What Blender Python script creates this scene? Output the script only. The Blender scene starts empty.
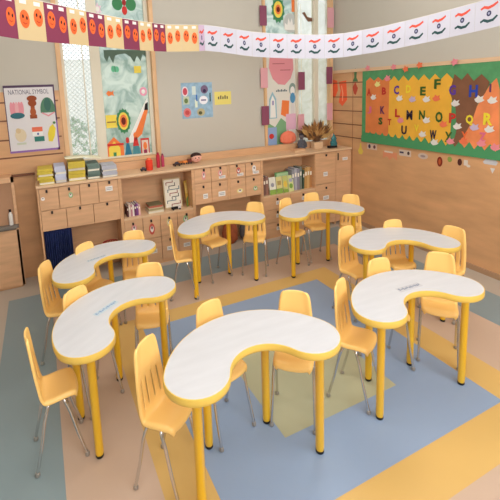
import bpy, bmesh, math, random
from mathutils import Vector, Matrix
random.seed(7)
PI = math.pi
S = bpy.context.scene
COL = S.collection

# ---------------------------------------------------------------- camera
CAM = Vector((-3.2991, -3.5407, 1.6345))
YAW, PITCH, ROLL = 0.430081, 0.149379, -0.039654
F, CX, CY = 395.354, 222.806, 148.483            # focal length and optical centre for a 500 x 500 frame
fwd = Vector((math.sin(YAW)*math.cos(PITCH), math.cos(YAW)*math.cos(PITCH), -math.sin(PITCH)))
r0 = Vector((math.cos(YAW), -math.sin(YAW), 0)); u0 = r0.cross(fwd)
c_, s_ = math.cos(ROLL), math.sin(ROLL)
RT = c_*r0 + s_*u0; UP = -s_*r0 + c_*u0
cd = bpy.data.cameras.new('camera'); cam = bpy.data.objects.new('camera', cd); COL.objects.link(cam)
cd.sensor_width = 36; cd.sensor_fit = 'HORIZONTAL'; cd.lens = F/500*36
cd.shift_x = (250-CX)/500; cd.shift_y = -(250-CY)/500; cd.clip_start = 0.02
m = Matrix((RT, UP, -fwd)).transposed().to_4x4(); m.translation = CAM
cam.matrix_world = m; S.camera = cam

# ---------------------------------------------------------------- world, lights, exposure
w = bpy.data.worlds.new('daylight'); S.world = w; w.use_nodes = True
wb = w.node_tree.nodes['Background']; wb.inputs[0].default_value = (0.86, 0.93, 1.0, 1); wb.inputs[1].default_value = 2.6
S.view_settings.view_transform = 'Standard'; S.view_settings.look = 'None'
S.view_settings.exposure = 0.0; S.view_settings.gamma = 1
LIGHT_POWER = 13
LIGHT_SPOTS = [(-3.1, -3.3), (-1.2, -3.3), (-3.1, -1.3), (-1.2, -1.3)]
for i, (x, y) in enumerate(LIGHT_SPOTS):
    ld = bpy.data.lights.new('ceiling_lamp', 'POINT'); ld.shadow_soft_size = .22
    ld.energy = LIGHT_POWER; ld.color = (0.97, 0.985, 1.0)
    lo = bpy.data.objects.new('ceiling_lamp', ld); lo.location = (x, y, 2.70); COL.objects.link(lo)

ld = bpy.data.lights.new('added_fill_light', 'AREA'); ld.shape = 'RECTANGLE'; ld.size = 3.0; ld.size_y = 1.5   # soft fill added behind the camera to brighten the room
ld.energy = 62; ld.color = (0.93, 0.97, 1.0)
lo = bpy.data.objects.new('added_fill_light', ld); lo.location = (-2.1, -4.24, 1.85); lo.rotation_euler = (math.radians(90-8), 0, 0); COL.objects.link(lo)

# ---------------------------------------------------------------- helpers
def srgb(r, g, b):
    f = lambda v: (v/255/12.92) if v/255 <= .04045 else ((v/255+.055)/1.055)**2.4
    return (f(r), f(g), f(b), 1)

MATS = {}
def mat(name, rgb, rough=.5, metal=0., var=0., scale=8., grain=None, spec=.5, emit=None, coat=0., bump=0.):
    if name in MATS: return MATS[name]
    M = bpy.data.materials.new(name); M.use_nodes = True; nt = M.node_tree; b = nt.nodes['Principled BSDF']
    c = srgb(*rgb); b.inputs['Base Color'].default_value = c
    b.inputs['Roughness'].default_value = rough; b.inputs['Metallic'].default_value = metal
    b.inputs['Specular IOR Level'].default_value = spec
    if coat: b.inputs['Coat Weight'].default_value = coat; b.inputs['Coat Roughness'].default_value = .15
    if emit: b.inputs['Emission Color'].default_value = c; b.inputs['Emission Strength'].default_value = emit
    if var or bump:
        tc = nt.nodes.new('ShaderNodeTexCoord'); mp = nt.nodes.new('ShaderNodeMapping')
        nz = nt.nodes.new('ShaderNodeTexNoise'); nz.inputs['Scale'].default_value = scale; nz.inputs['Detail'].default_value = 5
        nt.links.new(tc.outputs['Object'], mp.inputs[0]); nt.links.new(mp.outputs[0], nz.inputs['Vector'])
        if grain: mp.inputs['Scale'].default_value = grain
        if var:
            rp = nt.nodes.new('ShaderNodeValToRGB'); e = rp.color_ramp.elements
            e[0].position = .3; e[1].position = .7
            e[0].color = tuple(max(0, v*(1-var)) for v in c[:3]) + (1,); e[1].color = tuple(min(1, v*(1+var)) for v in c[:3]) + (1,)
            nt.links.new(nz.outputs[0], rp.inputs[0]); nt.links.new(rp.outputs[0], b.inputs['Base Color'])
        if bump:
            bp = nt.nodes.new('ShaderNodeBump'); bp.inputs['Strength'].default_value = bump; bp.inputs['Distance'].default_value = .002
            nt.links.new(nz.outputs[0], bp.inputs['Height']); nt.links.new(bp.outputs[0], b.inputs['Normal'])
    MATS[name] = M; return M

def col(r, g, b):
    return mat('paint_%d_%d_%d' % (r, g, b), (r, g, b), rough=.75, spec=.25)

def P(px, py, ax, val):
    d = RT*((px-CX)/F) + UP*(-(py-CY)/F) + fwd
    return CAM + d*((val-CAM[ax])/d[ax])
def PD(px, py, depth):
    return CAM + (RT*((px-CX)/F) + UP*(-(py-CY)/F) + fwd)*depth

class MB:
    """collects shapes into one mesh"""
    def __init__(s): s.v = []; s.f = []; s.m = []; s.mats = []
    def mi(s, M):
        if M not in s.mats: s.mats.append(M)
        return s.mats.index(M)
    def add(s, vs, fs, M):
        o = len(s.v); i = s.mi(M); s.v += [tuple(v) for v in vs]
        for f in fs: s.f.append([o+k for k in f]); s.m.append(i)
    def box(s, lo, hi, M):
        x0, y0, z0 = lo; x1, y1, z1 = hi
        vs = [(x0,y0,z0),(x1,y0,z0),(x1,y1,z0),(x0,y1,z0),(x0,y0,z1),(x1,y0,z1),(x1,y1,z1),(x0,y1,z1)]
        s.add(vs, [(0,3,2,1),(4,5,6,7),(0,1,5,4),(1,2,6,5),(2,3,7,6),(3,0,4,7)], M); return s
    def obox(s, c, ax, ay, az, M):
        c, ax, ay, az = map(Vector, (c, ax, ay, az))
        vs = [c+i*ax+j*ay+k*az for k in (-1,1) for (i,j) in ((-1,-1),(1,-1),(1,1),(-1,1))]
        s.add(vs, [(0,3,2,1),(4,5,6,7),(0,1,5,4),(1,2,6,5),(2,3,7,6),(3,0,4,7)], M); return s
    def tube(s, pts, r, M, n=10, caps=True):
        pts = [Vector(p) for p in pts]; rs = r if isinstance(r, (list, tuple)) else [r]*len(pts)
        vs = []; fs = []; ref = None
        for i, p in enumerate(pts):
            t = (pts[min(i+1, len(pts)-1)] - pts[max(i-1, 0)]).normalized()
            if ref is None: ref = Vector((1,0,0)) if abs(t.x) < .9 else Vector((0,1,0))
            a = (ref - t*ref.dot(t)).normalized(); b = t.cross(a); ref = a
            for k in range(n):
                q = 2*PI*k/n; vs.append(p + rs[i]*(math.cos(q)*a + math.sin(q)*b))
        for i in range(len(pts)-1):
            for k in range(n):
                fs.append((i*n+k, i*n+(k+1)%n, (i+1)*n+(k+1)%n, (i+1)*n+k))
        if caps: fs += [tuple(range(n))[::-1], tuple((len(pts)-1)*n+k for k in range(n))]
        s.add(vs, fs, M); return s
    def lathe(s, c, prof, M, n=20, sx=1, sy=1):
        vs = []; fs = []; c = Vector(c)
        for (r, z) in prof:
            for k in range(n): vs.append(c + Vector((sx*r*math.cos(2*PI*k/n), sy*r*math.sin(2*PI*k/n), z)))
        for i in range(len(prof)-1):
            for k in range(n): fs.append((i*n+k, i*n+(k+1)%n, (i+1)*n+(k+1)%n, (i+1)*n+k))
        fs += [tuple(range(n))[::-1], tuple((len(prof)-1)*n+k for k in range(n))]
        s.add(vs, fs, M); return s
    def ball(s, c, r, M, n=14, sq=(1,1,1)):
        pr = [(max(.001, math.sin(PI*i/8))*r, -math.cos(PI*i/8)*r*sq[2]) for i in range(9)]
        return s.lathe(c, pr, M, n, sq[0], sq[1])
    def flat(s, fr, poly, M, layer=0, t=.0012):
        O, U, V, N = fr; n = len(poly)
        ar = sum(poly[i][0]*poly[(i+1)%n][1]-poly[(i+1)%n][0]*poly[i][1] for i in range(n))
        if ar < 0: poly = poly[::-1]
        b0 = layer*t; vs = [O+U*u+V*v+N*b0 for u, v in poly] + [O+U*u+V*v+N*(b0+t) for u, v in poly]
        fs = [tuple(range(n, 2*n)), tuple(range(n))[::-1]] + [(i, (i+1)%n, n+(i+1)%n, n+i) for i in range(n)]
        s.add(vs, fs, M); return s
    def build(s, name, parent=None, smooth=False, loc=None, bevel=0):
        me = bpy.data.meshes.new(name); me.from_pydata(s.v, [], s.f)
        for M in s.mats: me.materials.append(M)
        me.polygons.foreach_set('material_index', s.m); me.update()
        o = bpy.data.objects.new(name, me); COL.objects.link(o)
        if parent is not None: o.parent = parent
        if loc is not None: o.location = loc
        if smooth:
            me.polygons.foreach_set('use_smooth', [True]*len(me.polygons))
            me.set_sharp_from_angle(angle=math.radians(45))
        if bevel:
            b = o.modifiers.new('bevel', 'BEVEL'); b.width = bevel; b.segments = 2; b.limit_method = 'ANGLE'
        return o

def tag(o, label, cat, group=None):
    o['label'] = label; o['category'] = cat
    if group: o['group'] = group
    return o
def empty(name, loc, rz=0):
    o = bpy.data.objects.new(name, None); o.location = loc; o.rotation_euler = (0, 0, rz); o.empty_display_size = .05
    COL.objects.link(o); return o
def thing(name, loc, label, cat, group=None, rz=0): return tag(empty(name, loc, rz), label, cat, group)
def struct(o): o['kind'] = 'structure'; return o
def copy_tree(o, parent=None):
    c = o.copy(); COL.objects.link(c)
    if parent is not None: c.parent = parent
    for ch in [x for x in COL.objects if x.parent == o]: copy_tree(ch, c)
    return c
def rel(o, parent_loc):                       # keeps world-space mesh data under an Empty that sits elsewhere
    o.location = -Vector(parent_loc); return o

# flat frames: origin lower left, U right, V up, N towards the room
def wframe(px0, px1, pt, pb, wall='back', off=0.0, d=None):
    cx = (px0+px1)/2; cy = (pt+pb)/2
    if wall == 'back':
        y = WALL_Y if d is None else d
        x0 = P(px0, cy, 1, y).x; x1 = P(px1, cy, 1, y).x; z1 = P(cx, pt, 1, y).z; z0 = P(cx, pb, 1, y).z
        return (Vector((x0, y-off, z0)), Vector((x1-x0, 0, 0)), Vector((0, 0, z1-z0)), Vector((0, -1, 0)))
    y0 = P(px0, cy, 0, 0).y; y1 = P(px1, cy, 0, 0).y; z1 = P(cx, pt, 0, 0).z; z0 = P(cx, pb, 0, 0).z
    return (Vector((-off, y0, z0)), Vector((0, y1-y0, 0)), Vector((0, 0, z1-z0)), Vector((-1, 0, 0)))
def sub(fr, u0, v0, u1, v1):
    O, U, V, N = fr; return (O+U*u0+V*v0, U*(u1-u0), V*(v1-v0), N)
RECT = [(0,0),(1,0),(1,1),(0,1)]
def R_(a, b, c, d): return [(a,b),(c,b),(c,d),(a,d)]
def E_(cx, cy, rx, ry, n=18, a0=0, a1=2*PI):
    full = abs(a1-a0-2*PI) < 1e-6
    return [(cx+rx*math.cos(a0+(a1-a0)*i/(n if full else n-1)), cy+ry*math.sin(a0+(a1-a0)*i/(n if full else n-1))) for i in range(n)]
def stroke(pts, w):
    """a ribbon polygon along pts"""
    L, R = [], []
    for i, p in enumerate(pts):
        a = pts[max(0, i-1)]; b = pts[min(len(pts)-1, i+1)]
        dx, dy = b[0]-a[0], b[1]-a[1]; l = math.hypot(dx, dy) or 1
        k = w*(.45+.55*math.sin(PI*(i+.6)/(len(pts)+.2))); L.append((p[0]-dy/l*k, p[1]+dx/l*k)); R.append((p[0]+dy/l*k, p[1]-dx/l*k))
    return L+R[::-1]
def text_on(mb, txt, fr, M, layer=2, t=.0012, bold=0.0, lift=None):
    """lettering fitted into the frame"""
    cu = bpy.data.curves.new('lettering', 'FONT'); cu.body = txt; cu.resolution_u = 2; cu.offset = bold
    o = bpy.data.objects.new('lettering', cu); COL.objects.link(o)
    bpy.context.view_layer.update()
    me = bpy.data.meshes.new_from_object(o.evaluated_get(bpy.context.evaluated_depsgraph_get()))
    bpy.data.objects.remove(o)
    xs = [v.co.x for v in me.vertices]; ys = [v.co.y for v in me.vertices]
    ax, bx, ay, by = min(xs), max(xs), min(ys), max(ys); O, U, V, N = fr
    h = layer*t if lift is None else lift
    vs = [O+U*((v.co.x-ax)/(bx-ax or 1))+V*((v.co.y-ay)/(by-ay or 1))+N*h for v in me.vertices]
    mb.add(vs, [tuple(p.vertices) for p in me.polygons], M); bpy.data.meshes.remove(me)

# ---------------------------------------------------------------- materials
wood = mat('wood_laminate', (215,168,126), .42, var=.10, scale=3, grain=(1.2,1.2,9))
wood_front = mat('wood_cabinet_front', (216,170,130), .42, var=.10, scale=4, grain=(1,1,8))
wood_light = mat('wood_light', (224,188,150), .45, var=.06, scale=4, grain=(1,1,9))
wood_panel = mat('wood_wall_panel', (212,162,116), .45, var=.13, scale=2.2, grain=(1,1,4))
wood_trim = mat('wood_trim_dark', (120,72,45), .5)
frame_wood = mat('wood_window_trim', (224,180,134), .5, var=.05)
wall_paint = mat('wall_paint', (196,190,178), .8, var=.012, scale=2)
white_paint = mat('cream_paint', (226,218,198), .6)
chairy = mat('chair_plastic', (255,208,124), .38, coat=.15, spec=.45)
chrome = mat('chrome', (212,210,208), .2, metal=1)
tabley = mat('table_edge_yellow', (238,198,92), .4, coat=.1)
legy = mat('table_leg_yellow', (243,190,36), .35, coat=.3)
blackr = mat('black_rubber', (28,24,22), .6)
knobm = mat('black_knob', (30,24,22), .4)
curtainm = mat('navy_cloth', (40,56,112), .85, var=.25, scale=30, grain=(3,3,.3))

# table laminate: near-white with faint warm grain
tablem = mat('table_laminate', (206,206,210), .32, var=.035, scale=6, grain=(1,5,1), spec=.4)
black = col(35,30,30)

# ---------------------------------------------------------------- room
WALL_Y = 0.33; WALL_D = 0.12; CEIL = 3.0; LX = -4.2; FY = -4.3
# floor with inlaid vinyl fields
def vinyl(name, rgb): return mat(name, rgb, .38, var=.035, scale=1.6, spec=.35, coat=.12)
v_border = vinyl('vinyl_grey_beige', (186,174,160)); v_strip = vinyl('vinyl_slate', (136,153,158)); v_beige = vinyl('vinyl_rose_beige', (197,171,151))
v_yel = vinyl('vinyl_ochre', (213,175,106)); v_blue = vinyl('vinyl_blue', (143,163,192)); v_olive = vinyl('vinyl_sage', (178,177,146))
fl = MB(); fl.box((LX, FY, -.08), (0.0, WALL_Y, 0), v_border)
def slab(x0, y0, x1, y1, lv, M):
    z = lv*.0004; fl.add([(x0,y0,z),(x1,y0,z),(x1,y1,z),(x0,y1,z)], [(0,1,2,3)], M)
slab(-3.67, -3.62, -.275, -.07, 1, v_strip); slab(-3.352, -3.18, -.655, -.452, 2, v_beige)
slab(-2.99, -2.68, -1.09, -.83, 3, v_yel); slab(-2.79, -2.48, -1.295, -.985, 4, v_blue); slab(-2.40, -2.155, -1.68, -1.31, 5, v_olive)
struct(fl.build('floor'))
struct(MB().box((LX, FY, CEIL), (0.15, WALL_Y+WALL_D, CEIL+.1), mat('ceiling_paint', (232,230,224), .9)).build('ceiling'))
struct(MB().box((0, FY, 0), (.12, WALL_Y+WALL_D, CEIL), wall_paint).build('wall_right'))
struct(MB().box((LX-.12, FY, 0), (LX, WALL_Y+WALL_D, CEIL), wall_paint).build('wall_left'))
mb = MB()
for a, b in (((LX-.12, 0), (.12, 1.1)), ((LX-.12, 2.6), (.12, CEIL)), ((LX-.12, 1.1), (-3.6, 2.6)), ((-.6, 1.1), (.12, 2.6))): mb.box((a[0], FY-.12, a[1]), (b[0], FY, b[1]), wall_paint)
struct(mb.build('wall_front'))
w3 = struct(empty('added_window', (-2.1, FY, 1.1))); mb = MB()  # unseen window, added behind the camera to go with the fill light
for x in (-3.6, -2.62, -1.62, -.64): mb.box((x, FY-.08, 1.1), (x+.04, FY-.03, 2.6), wall_paint)
for z in (1.1, 2.56): mb.box((-3.56, FY-.08, z), (-.64, FY-.03, z+.04), wall_paint)
mb.build('window_frame', w3).location = (2.1, -FY, -1.1)
MB().box((-3.56, FY-.06, 1.14), (-.64, FY-.055, 2.56), mat('added_window_pane', (235,240,245), .4)).build('pane', w3).location = (2.1, -FY, -1.1)
def bx(px, py=100): return P(px, py, 1, WALL_Y).x
def bz(px, py): return P(px, py, 1, WALL_Y).z
W1 = (bx(61.5, 100), bx(156.5, 100), bz(110, 160.5), 2.72)
W2 = (bx(264, 70), bx(331.5, 70), bz(290, 147), 2.72)
wl = MB(); Y0, Y1 = WALL_Y, WALL_Y+WALL_D
wl.box((LX, Y0, 0), (0.12, Y1, min(W1[2], W2[2])), wall_paint); wl.box((LX, Y0, W1[3]), (0.12, Y1, CEIL), wall_paint)
wl.box((LX, Y0, min(W1[2], W2[2])), (W1[0], Y1, W1[3]), wall_paint); wl.box((W1[1], Y0, min(W1[2], W2[2])), (W2[0], Y1, W1[3]), wall_paint); wl.box((W2[1], Y0, min(W1[2], W2[2])), (.12, Y1, W1[3]), wall_paint)
for W in (W1, W2):
    if W[2] > min(W1[2], W2[2]): wl.box((W[0], Y0, min(W1[2], W2[2])), (W[1], Y1, W[2]), wall_paint)
struct(wl.build('wall_back'))

# wood panelling on the walls
PZ = P(60, 153, 1, WALL_Y).z
def groove_lines(mb, fr, vs, t=.004):
    for v in vs: mb.flat(fr, R_(0, v-t, 1, v+t), wood_trim, 5, .0008)
pan = MB()
pt = bz(10, 92)                                             # top of the panelling behind the poster
pan.box((LX, WALL_Y-.012, 0), (W1[0]-.005, WALL_Y, pt), wood_panel)
for py in (103, 121.5, 141, 159):
    z = P(0, py, 1, WALL_Y-.012).z
    pan.box((LX, WALL_Y-.0145, z-.006), (W1[0]-.03, WALL_Y-.0118, z+.006), wood_trim)
z = P(0, 177, 1, WALL_Y-.012).z
pan.box((LX, WALL_Y-.03, z-.012), (P(36.5, 174, 1, WALL_Y-.012).x, WALL_Y-.0118, z+.008), wood_trim)
struct(pan.build('wall_back_panelling'))
pan = MB(); ptop = 1.765
pan.box((-.012, FY, 0), (0, WALL_Y, ptop), wood_panel)
pan.box((-.024, FY, ptop), (0, WALL_Y, ptop+.035), wood_light)
for py in (82.5, 97, 111, 124.5, 137.5):
    z = P(352, py, 0, -.012).z
    pan.box((-.0145, -.17, z-.005), (-.0118, WALL_Y, z+.005), wood_trim)
pan.box((-.0135, -.02, 0), (-.0118, -.012, ptop), mat('panel_seam', (168,112,72), .6))
struct(pan.build('wall_right_panelling'))
struct(MB().box((-.030, FY, 0), (-.012, .0, .045), mat('skirting', (176,140,108), .5)).build('baseboard_right'))

# ---------------------------------------------------------------- windows
def film(name, c1, c2, mixf, scale=5):
    M = bpy.data.materials.new(name); M.use_nodes = True; nt = M.node_tree; nt.nodes.clear()
    o = nt.nodes.new('ShaderNodeOutputMaterial'); t = nt.nodes.new('ShaderNodeBsdfTransparent'); d = nt.nodes.new('ShaderNodeBsdfPrincipled')
    tl = nt.nodes.new('ShaderNodeBsdfTranslucent'); ad = nt.nodes.new('ShaderNodeMixShader'); mx = nt.nodes.new('ShaderNodeMixShader')
    tc = nt.nodes.new('ShaderNodeTexCoord'); nz = nt.nodes.new('ShaderNodeTexNoise'); nz.inputs['Scale'].default_value = scale; nz.inputs['Detail'].default_value = 6; nz.inputs['Distortion'].default_value = 1.5
    rp = nt.nodes.new('ShaderNodeValToRGB'); rp.color_ramp.elements[0].color = srgb(*c1); rp.color_ramp.elements[1].color = srgb(*c2)
    rp.color_ramp.elements[0].position = .38; rp.color_ramp.elements[1].position = .62
    L = nt.links.new; L(tc.outputs['Object'], nz.inputs['Vector']); L(nz.outputs[0], rp.inputs[0])
    L(rp.outputs[0], d.inputs['Base Color']); L(rp.outputs[0], tl.inputs['Color']); d.inputs['Roughness'].default_value = .12
    ad.inputs[0].default_value = .5; L(d.outputs[0], ad.inputs[1]); L(tl.outputs[0], ad.inputs[2])
    mx.inputs[0].default_value = mixf; L(t.outputs[0], mx.inputs[1]); L(ad.outputs[0], mx.inputs[2]); L(mx.outputs[0], o.inputs[0])
    MATS[name] = M; return M
clear = film('clear_glass', (232,238,236), (244,247,245), .2)
cello = film('green_tinted_film', (146,170,158), (206,216,204), .74, 6)
GY = WALL_Y+.05
def wmesh(mb, x0, x1, z0, z1, y, step, M, r=.003):
    """diagonal wire mesh"""
    w_, h_ = x1-x0, z1-z0; k = -h_
    while k < w_:
        a0 = max(0, k); a1 = min(w_, k+h_)
        if a1 > a0:
            for sg in (0, 1):
                p = (x0+a0 if not sg else x1-a0, y, z0+(a0-k)); q = (x0+a1 if not sg else x1-a1, y, z0+(a1-k)); mb.tube([p, q], r, M, 4, False)
        k += step
gmesh = mat('mesh_wire', (150,160,150), .5)
w1 = struct(empty('window_1', (W1[0], WALL_Y, W1[2])))
O1 = (W1[0], WALL_Y, W1[2])
xs = [bx(68, 100), bx(94, 100), bx(104, 100), bx(150, 100)]
f = MB()                                                    # casing, wider than the opening
f.box((W1[0]-.012, WALL_Y-.02, W1[2]-.02), (W1[0]+.028, WALL_Y+.05, W1[3]+.02), frame_wood)
f.box((W1[1]-.028, WALL_Y-.02, W1[2]-.02), (W1[1]+.012, WALL_Y+.05, W1[3]+.02), frame_wood)
f.box((W1[0]+.028, WALL_Y-.02, W1[3]-.02), (W1[1]-.028, WALL_Y+.05, W1[3]+.02), frame_wood)
f.box((W1[0]+.028, WALL_Y-.03, W1[2]-.02), (W1[1]-.028, WALL_Y+.05, W1[2]+.012), frame_wood)
rel(f.build('window_frame', w1, bevel=.002), O1)
f = MB()
for a, b in ((W1[0]+.028, xs[0]), (xs[1], xs[2]), (xs[3], W1[1]-.028)): f.box((a, GY-.02, W1[2]+.012), (b, GY+.02, W1[3]-.02), white_paint)
f.box((xs[0], GY-.02, W1[2]+.012), (xs[1], GY+.02, W1[2]+.035), white_paint); f.box((xs[2], GY-.02, W1[2]+.012), (xs[3], GY+.02, W1[2]+.03), white_paint)
mx_ = (xs[0]+xs[1])/2+.045; f.box((mx_, GY-.012, W1[2]+.035), (mx_+.008, GY+.012, W1[3]-.02), white_paint)
rel(f.build('window_sash', w1, bevel=.002), O1)
rel(MB().box((xs[0], GY, W1[2]+.03), (xs[1], GY+.004, W1[3]-.02), clear).build('pane', w1), O1)
rel(MB().box((xs[2], GY, W1[2]+.03), (xs[3], GY+.004, W1[3]-.02), cello).build('pane', w1), O1)
f = MB(); wmesh(f, xs[0], xs[1], W1[2]+.035, W1[3]-.02, GY+.03, .042, gmesh); rel(f.build('security_mesh', w1), O1)

w2 = struct(empty('window_2', (W2[0], WALL_Y, W2[2]))); O2 = (W2[0], WALL_Y, W2[2])
f = MB()
f.box((W2[0]-.012, WALL_Y-.02, W2[2]-.02), (W2[0]+.022, WALL_Y+.05, W2[3]+.02), frame_wood)
f.box((W2[1]-.028, WALL_Y-.02, W2[2]-.02), (W2[1]+.008, WALL_Y+.05, W2[3]+.02), frame_wood)
f.box((W2[0]+.022, WALL_Y-.02, W2[3]-.02), (W2[1]-.028, WALL_Y+.05, W2[3]+.02), frame_wood)
f.box((W2[0]+.022, WALL_Y-.03, W2[2]-.02), (W2[1]-.028, WALL_Y+.05, W2[2]+.012), frame_wood)
rel(f.build('window_frame', w2, bevel=.002), O2)
ys = [bx(297.5, 80), bx(300, 80), bx(315, 80), bx(319.5, 80)]
f = MB()
f.box((W2[0]+.022, GY-.02, W2[2]+.012), (W2[0]+.035, GY+.02, W2[3]-.02), white_paint)
f.box((ys[0], GY-.02, W2[2]+.012), (ys[1], GY+.02, W2[3]-.02), white_paint); f.box((ys[2], GY-.03, W2[2]+.012), (ys[3], GY+.02, W2[3]-.02), white_paint)
f.box((W2[0]+.035, GY-.02, W2[2]+.012), (ys[0], GY+.02, W2[2]+.03), white_paint); f.box((ys[3], GY-.02, W2[2]+.012), (W2[1]-.028, GY+.02, W2[2]+.03), white_paint)
rel(f.build('window_sash', w2, bevel=.002), O2)
rel(MB().box((W2[0]+.035, GY, W2[2]+.03), (ys[0], GY+.004, W2[3]-.02), cello).build('pane', w2), O2)
rel(MB().box((ys[1], GY, W2[2]+.012), (ys[2], GY+.004, W2[3]-.02), film('pale_film', (214,216,198), (232,232,220), .5)).build('pane', w2), O2)
rel(MB().box((ys[3], GY, W2[2]+.03), (W2[1]-.028, GY+.004, W2[3]-.02), MATS['pale_film']).build('pane', w2), O2)
f = MB(); wmesh(f, ys[1], ys[2], W2[2]+.012, W2[3]-.02, GY+.03, .042, gmesh); wmesh(f, ys[3], W2[1]-.028, W2[2]+.03, W2[3]-.02, GY+.03, .042, gmesh); rel(f.build('security_mesh', w2), O2)

# outside: paving, a pale boundary wall and some shrubs
struct(MB().box((-9, WALL_Y+WALL_D, -.3), (6, 9, -.1), mat('outside_paving', (200,195,185), .8)).build('ground_outside'))
tag(MB().box((-8, 3.4, -.1), (5, 3.6, 2.2), mat('outside_wall', (226,222,212), .8)).build('boundary_wall'), 'pale boundary wall seen outside behind the window mesh', 'wall')
leaf = mat('leaf_green', (96,140,84), .6, var=.3, scale=12)
def shrub(x, y, h, r, label, n=260):
    mb = MB()
    for i in range(n):
        t = random.random(); a = random.random()*2*PI; rr = r*(.35+.65*random.random())*math.sin(PI*(.15+.8*t))
        c = Vector((x+rr*math.cos(a), y+rr*math.sin(a), -.1+h*(.12+.88*t))); u = Vector((random.uniform(-1,1), random.uniform(-1,1), random.uniform(-1,1))).normalized()*.05
        v = u.orthogonal().normalized()*.025; mb.add([c-u, c+v, c+u, c-v], [(0,1,2,3)], leaf)
    th = thing('shrub', (x, y, -.1), label, 'shrub', 'shrubs outside the windows')
    rel(mb.build('foliage', th), (x, y, -.1)); rel(MB().tube([(x,y,-.1),(x,y,h*.6)], .02, wood_trim, 6).build('stem', th), (x, y, -.1))
shrub(-2.9, 1.5, 1.45, .38, 'leafy shrub outside behind the lower mesh of the left window')
shrub(-1.9, 2.1, 2.4, .5, 'tall shrub outside behind the green pane of the left window')
shrub(.35, 2.2, 2.0, .5, 'tall shrub outside behind the right window')

# ---------------------------------------------------------------- cabinets along the back wall (front plane y = 0)
CT = 0.9
def fx(px, py): return P(px, py, 1, 0).x
def fz(px, py): return P(px, py, 1, 0).z
G = .002
stick_cols = [col(236,232,226), col(232,196,196), col(206,216,226), col(238,226,180), col(214,230,206)]
def knob(parent, x, z, o):
    rel(MB().lathe((0,0,0), [(.006,0),(.012,.012),(.012,.018)], knobm, 12).build('knob_tmp'), o) if 0 else None
    mb = MB(); mb.box((x-.008, -.014, z-.014), (x+.008, -.0002, z+.010), knobm); rel(mb.build('knob', parent, bevel=.002), o)
def front(parent, name, x0, x1, z0, z1, o, k=None, st=None, y=0.0):
    q = MB().box((x0+G, y, z0+G), (x1-G, y+.014, z1-G), wood_front).build(name, parent, bevel=.0015); rel(q, o)
    zero = (0, 0, 0)
    if k: knob(q, k[0], min(k[1], z1-.016), zero)
    if st:
        for (sx, sz, sw, sh, kind) in st:
            fr = (Vector((sx-sw/2, y-.0002, sz-sh/2)), Vector((sw,0,0)), Vector((0,0,sh)), Vector((0,-1,0))); mb = MB()
            if kind == 'label':
                mb.flat(fr, RECT, stick_cols[0])
                for v in (.35, .65): mb.flat(fr, R_(.12, v-.06, .88, v+.06), col(150,150,160), 1)
            else:
                c = {'pink': col(226,150,150), 'red': col(206,92,80), 'green': col(150,190,140), 'yellow': col(232,214,150), 'white': col(236,230,226)}[kind]
                mb.flat(fr, E_(.5,.5,.5,.5), c); mb.flat(fr, E_(.5,.5,.28,.28), col(240,232,226), 1); mb.flat(fr, E_(.5,.62,.15,.15), col(120,90,90), 2)
            mb.build('picture_label', q)
    return q
def carcass(x0, x1, z0, z1, mb, closed_back=True, top=True, bottom=True, t=.014, y0=.014, y1=.255, legs=(True, True)):
    mb.box((x0, y0, 0 if legs[0] else z0), (x0+t, y1, z1), wood); mb.box((x1-t, y0, 0 if legs[1] else z0), (x1, y1, z1), wood)
    mb.box((x0+(t if legs[0] else 0), y1-.01, 0), (x1-(t if legs[1] else 0), y1, z1), wood)
    if top: mb.box((x0+t, y0, z1-t), (x1-t, y1-.01, z1), wood)
    if bottom: mb.box((x0+t, y0, z0), (x1-t, y1-.01, z0+t), wood)
    return mb
XA0, XB0, XC0, XD0, XE0, XF0, XEND = fx(37.5,200), fx(121,200), fx(193.5,185), fx(262,175), fx(316,170), fx(336,170), -.016
ZT = CT-.022
# --- unit A
o = (XA0, 0, 0); A = thing('storage_cabinet', o, 'wooden cabinet of seven small doors carrying the exercise book piles', 'cabinet')
zb = (fz(41,233)+fz(120,219))/2; zm = (fz(37,211.6)+fz(120,200.4))/2
mb = carcass(XA0, XB0-.001, zb-.002, ZT, MB()); mb.box((XA0, 0, 0), (XA0+.014, .014, ZT), wood); mb.box((XB0-.015, 0, 0), (XB0-.001, .014, ZT), wood)
rel(mb.build('carcass', A), o)
xa = [XA0+.014] + [fx(p, q) for p, q in ((59,198),(80,195),(98.5,192))] + [XB0-.015]
kn = [(46.5,191),(69,188.5),(89,185),(109,181.5)]
sts = [[(fx(43,200), fz(43,199), .03,.03,'white')], [(fx(70.5,193), fz(70.5,195), .035,.05,'green')], [], [(fx(109,188), fz(109,188.5), .06,.045,'label')]]
for i in range(4): front(A, 'door', xa[i], xa[i+1], zm, ZT-.004, o, (fx(*kn[i]), fz(*kn[i])), sts[i])
xa = [XA0+.014, fx(67,218), fx(94,213), XB0-.015]
for i, k in enumerate(((52,212),(80,207.5),(107,203))): front(A, 'door', xa[i], xa[i+1], zb, zm, o, (fx(*k), fz(*k)))
ZB_A = zb
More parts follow.
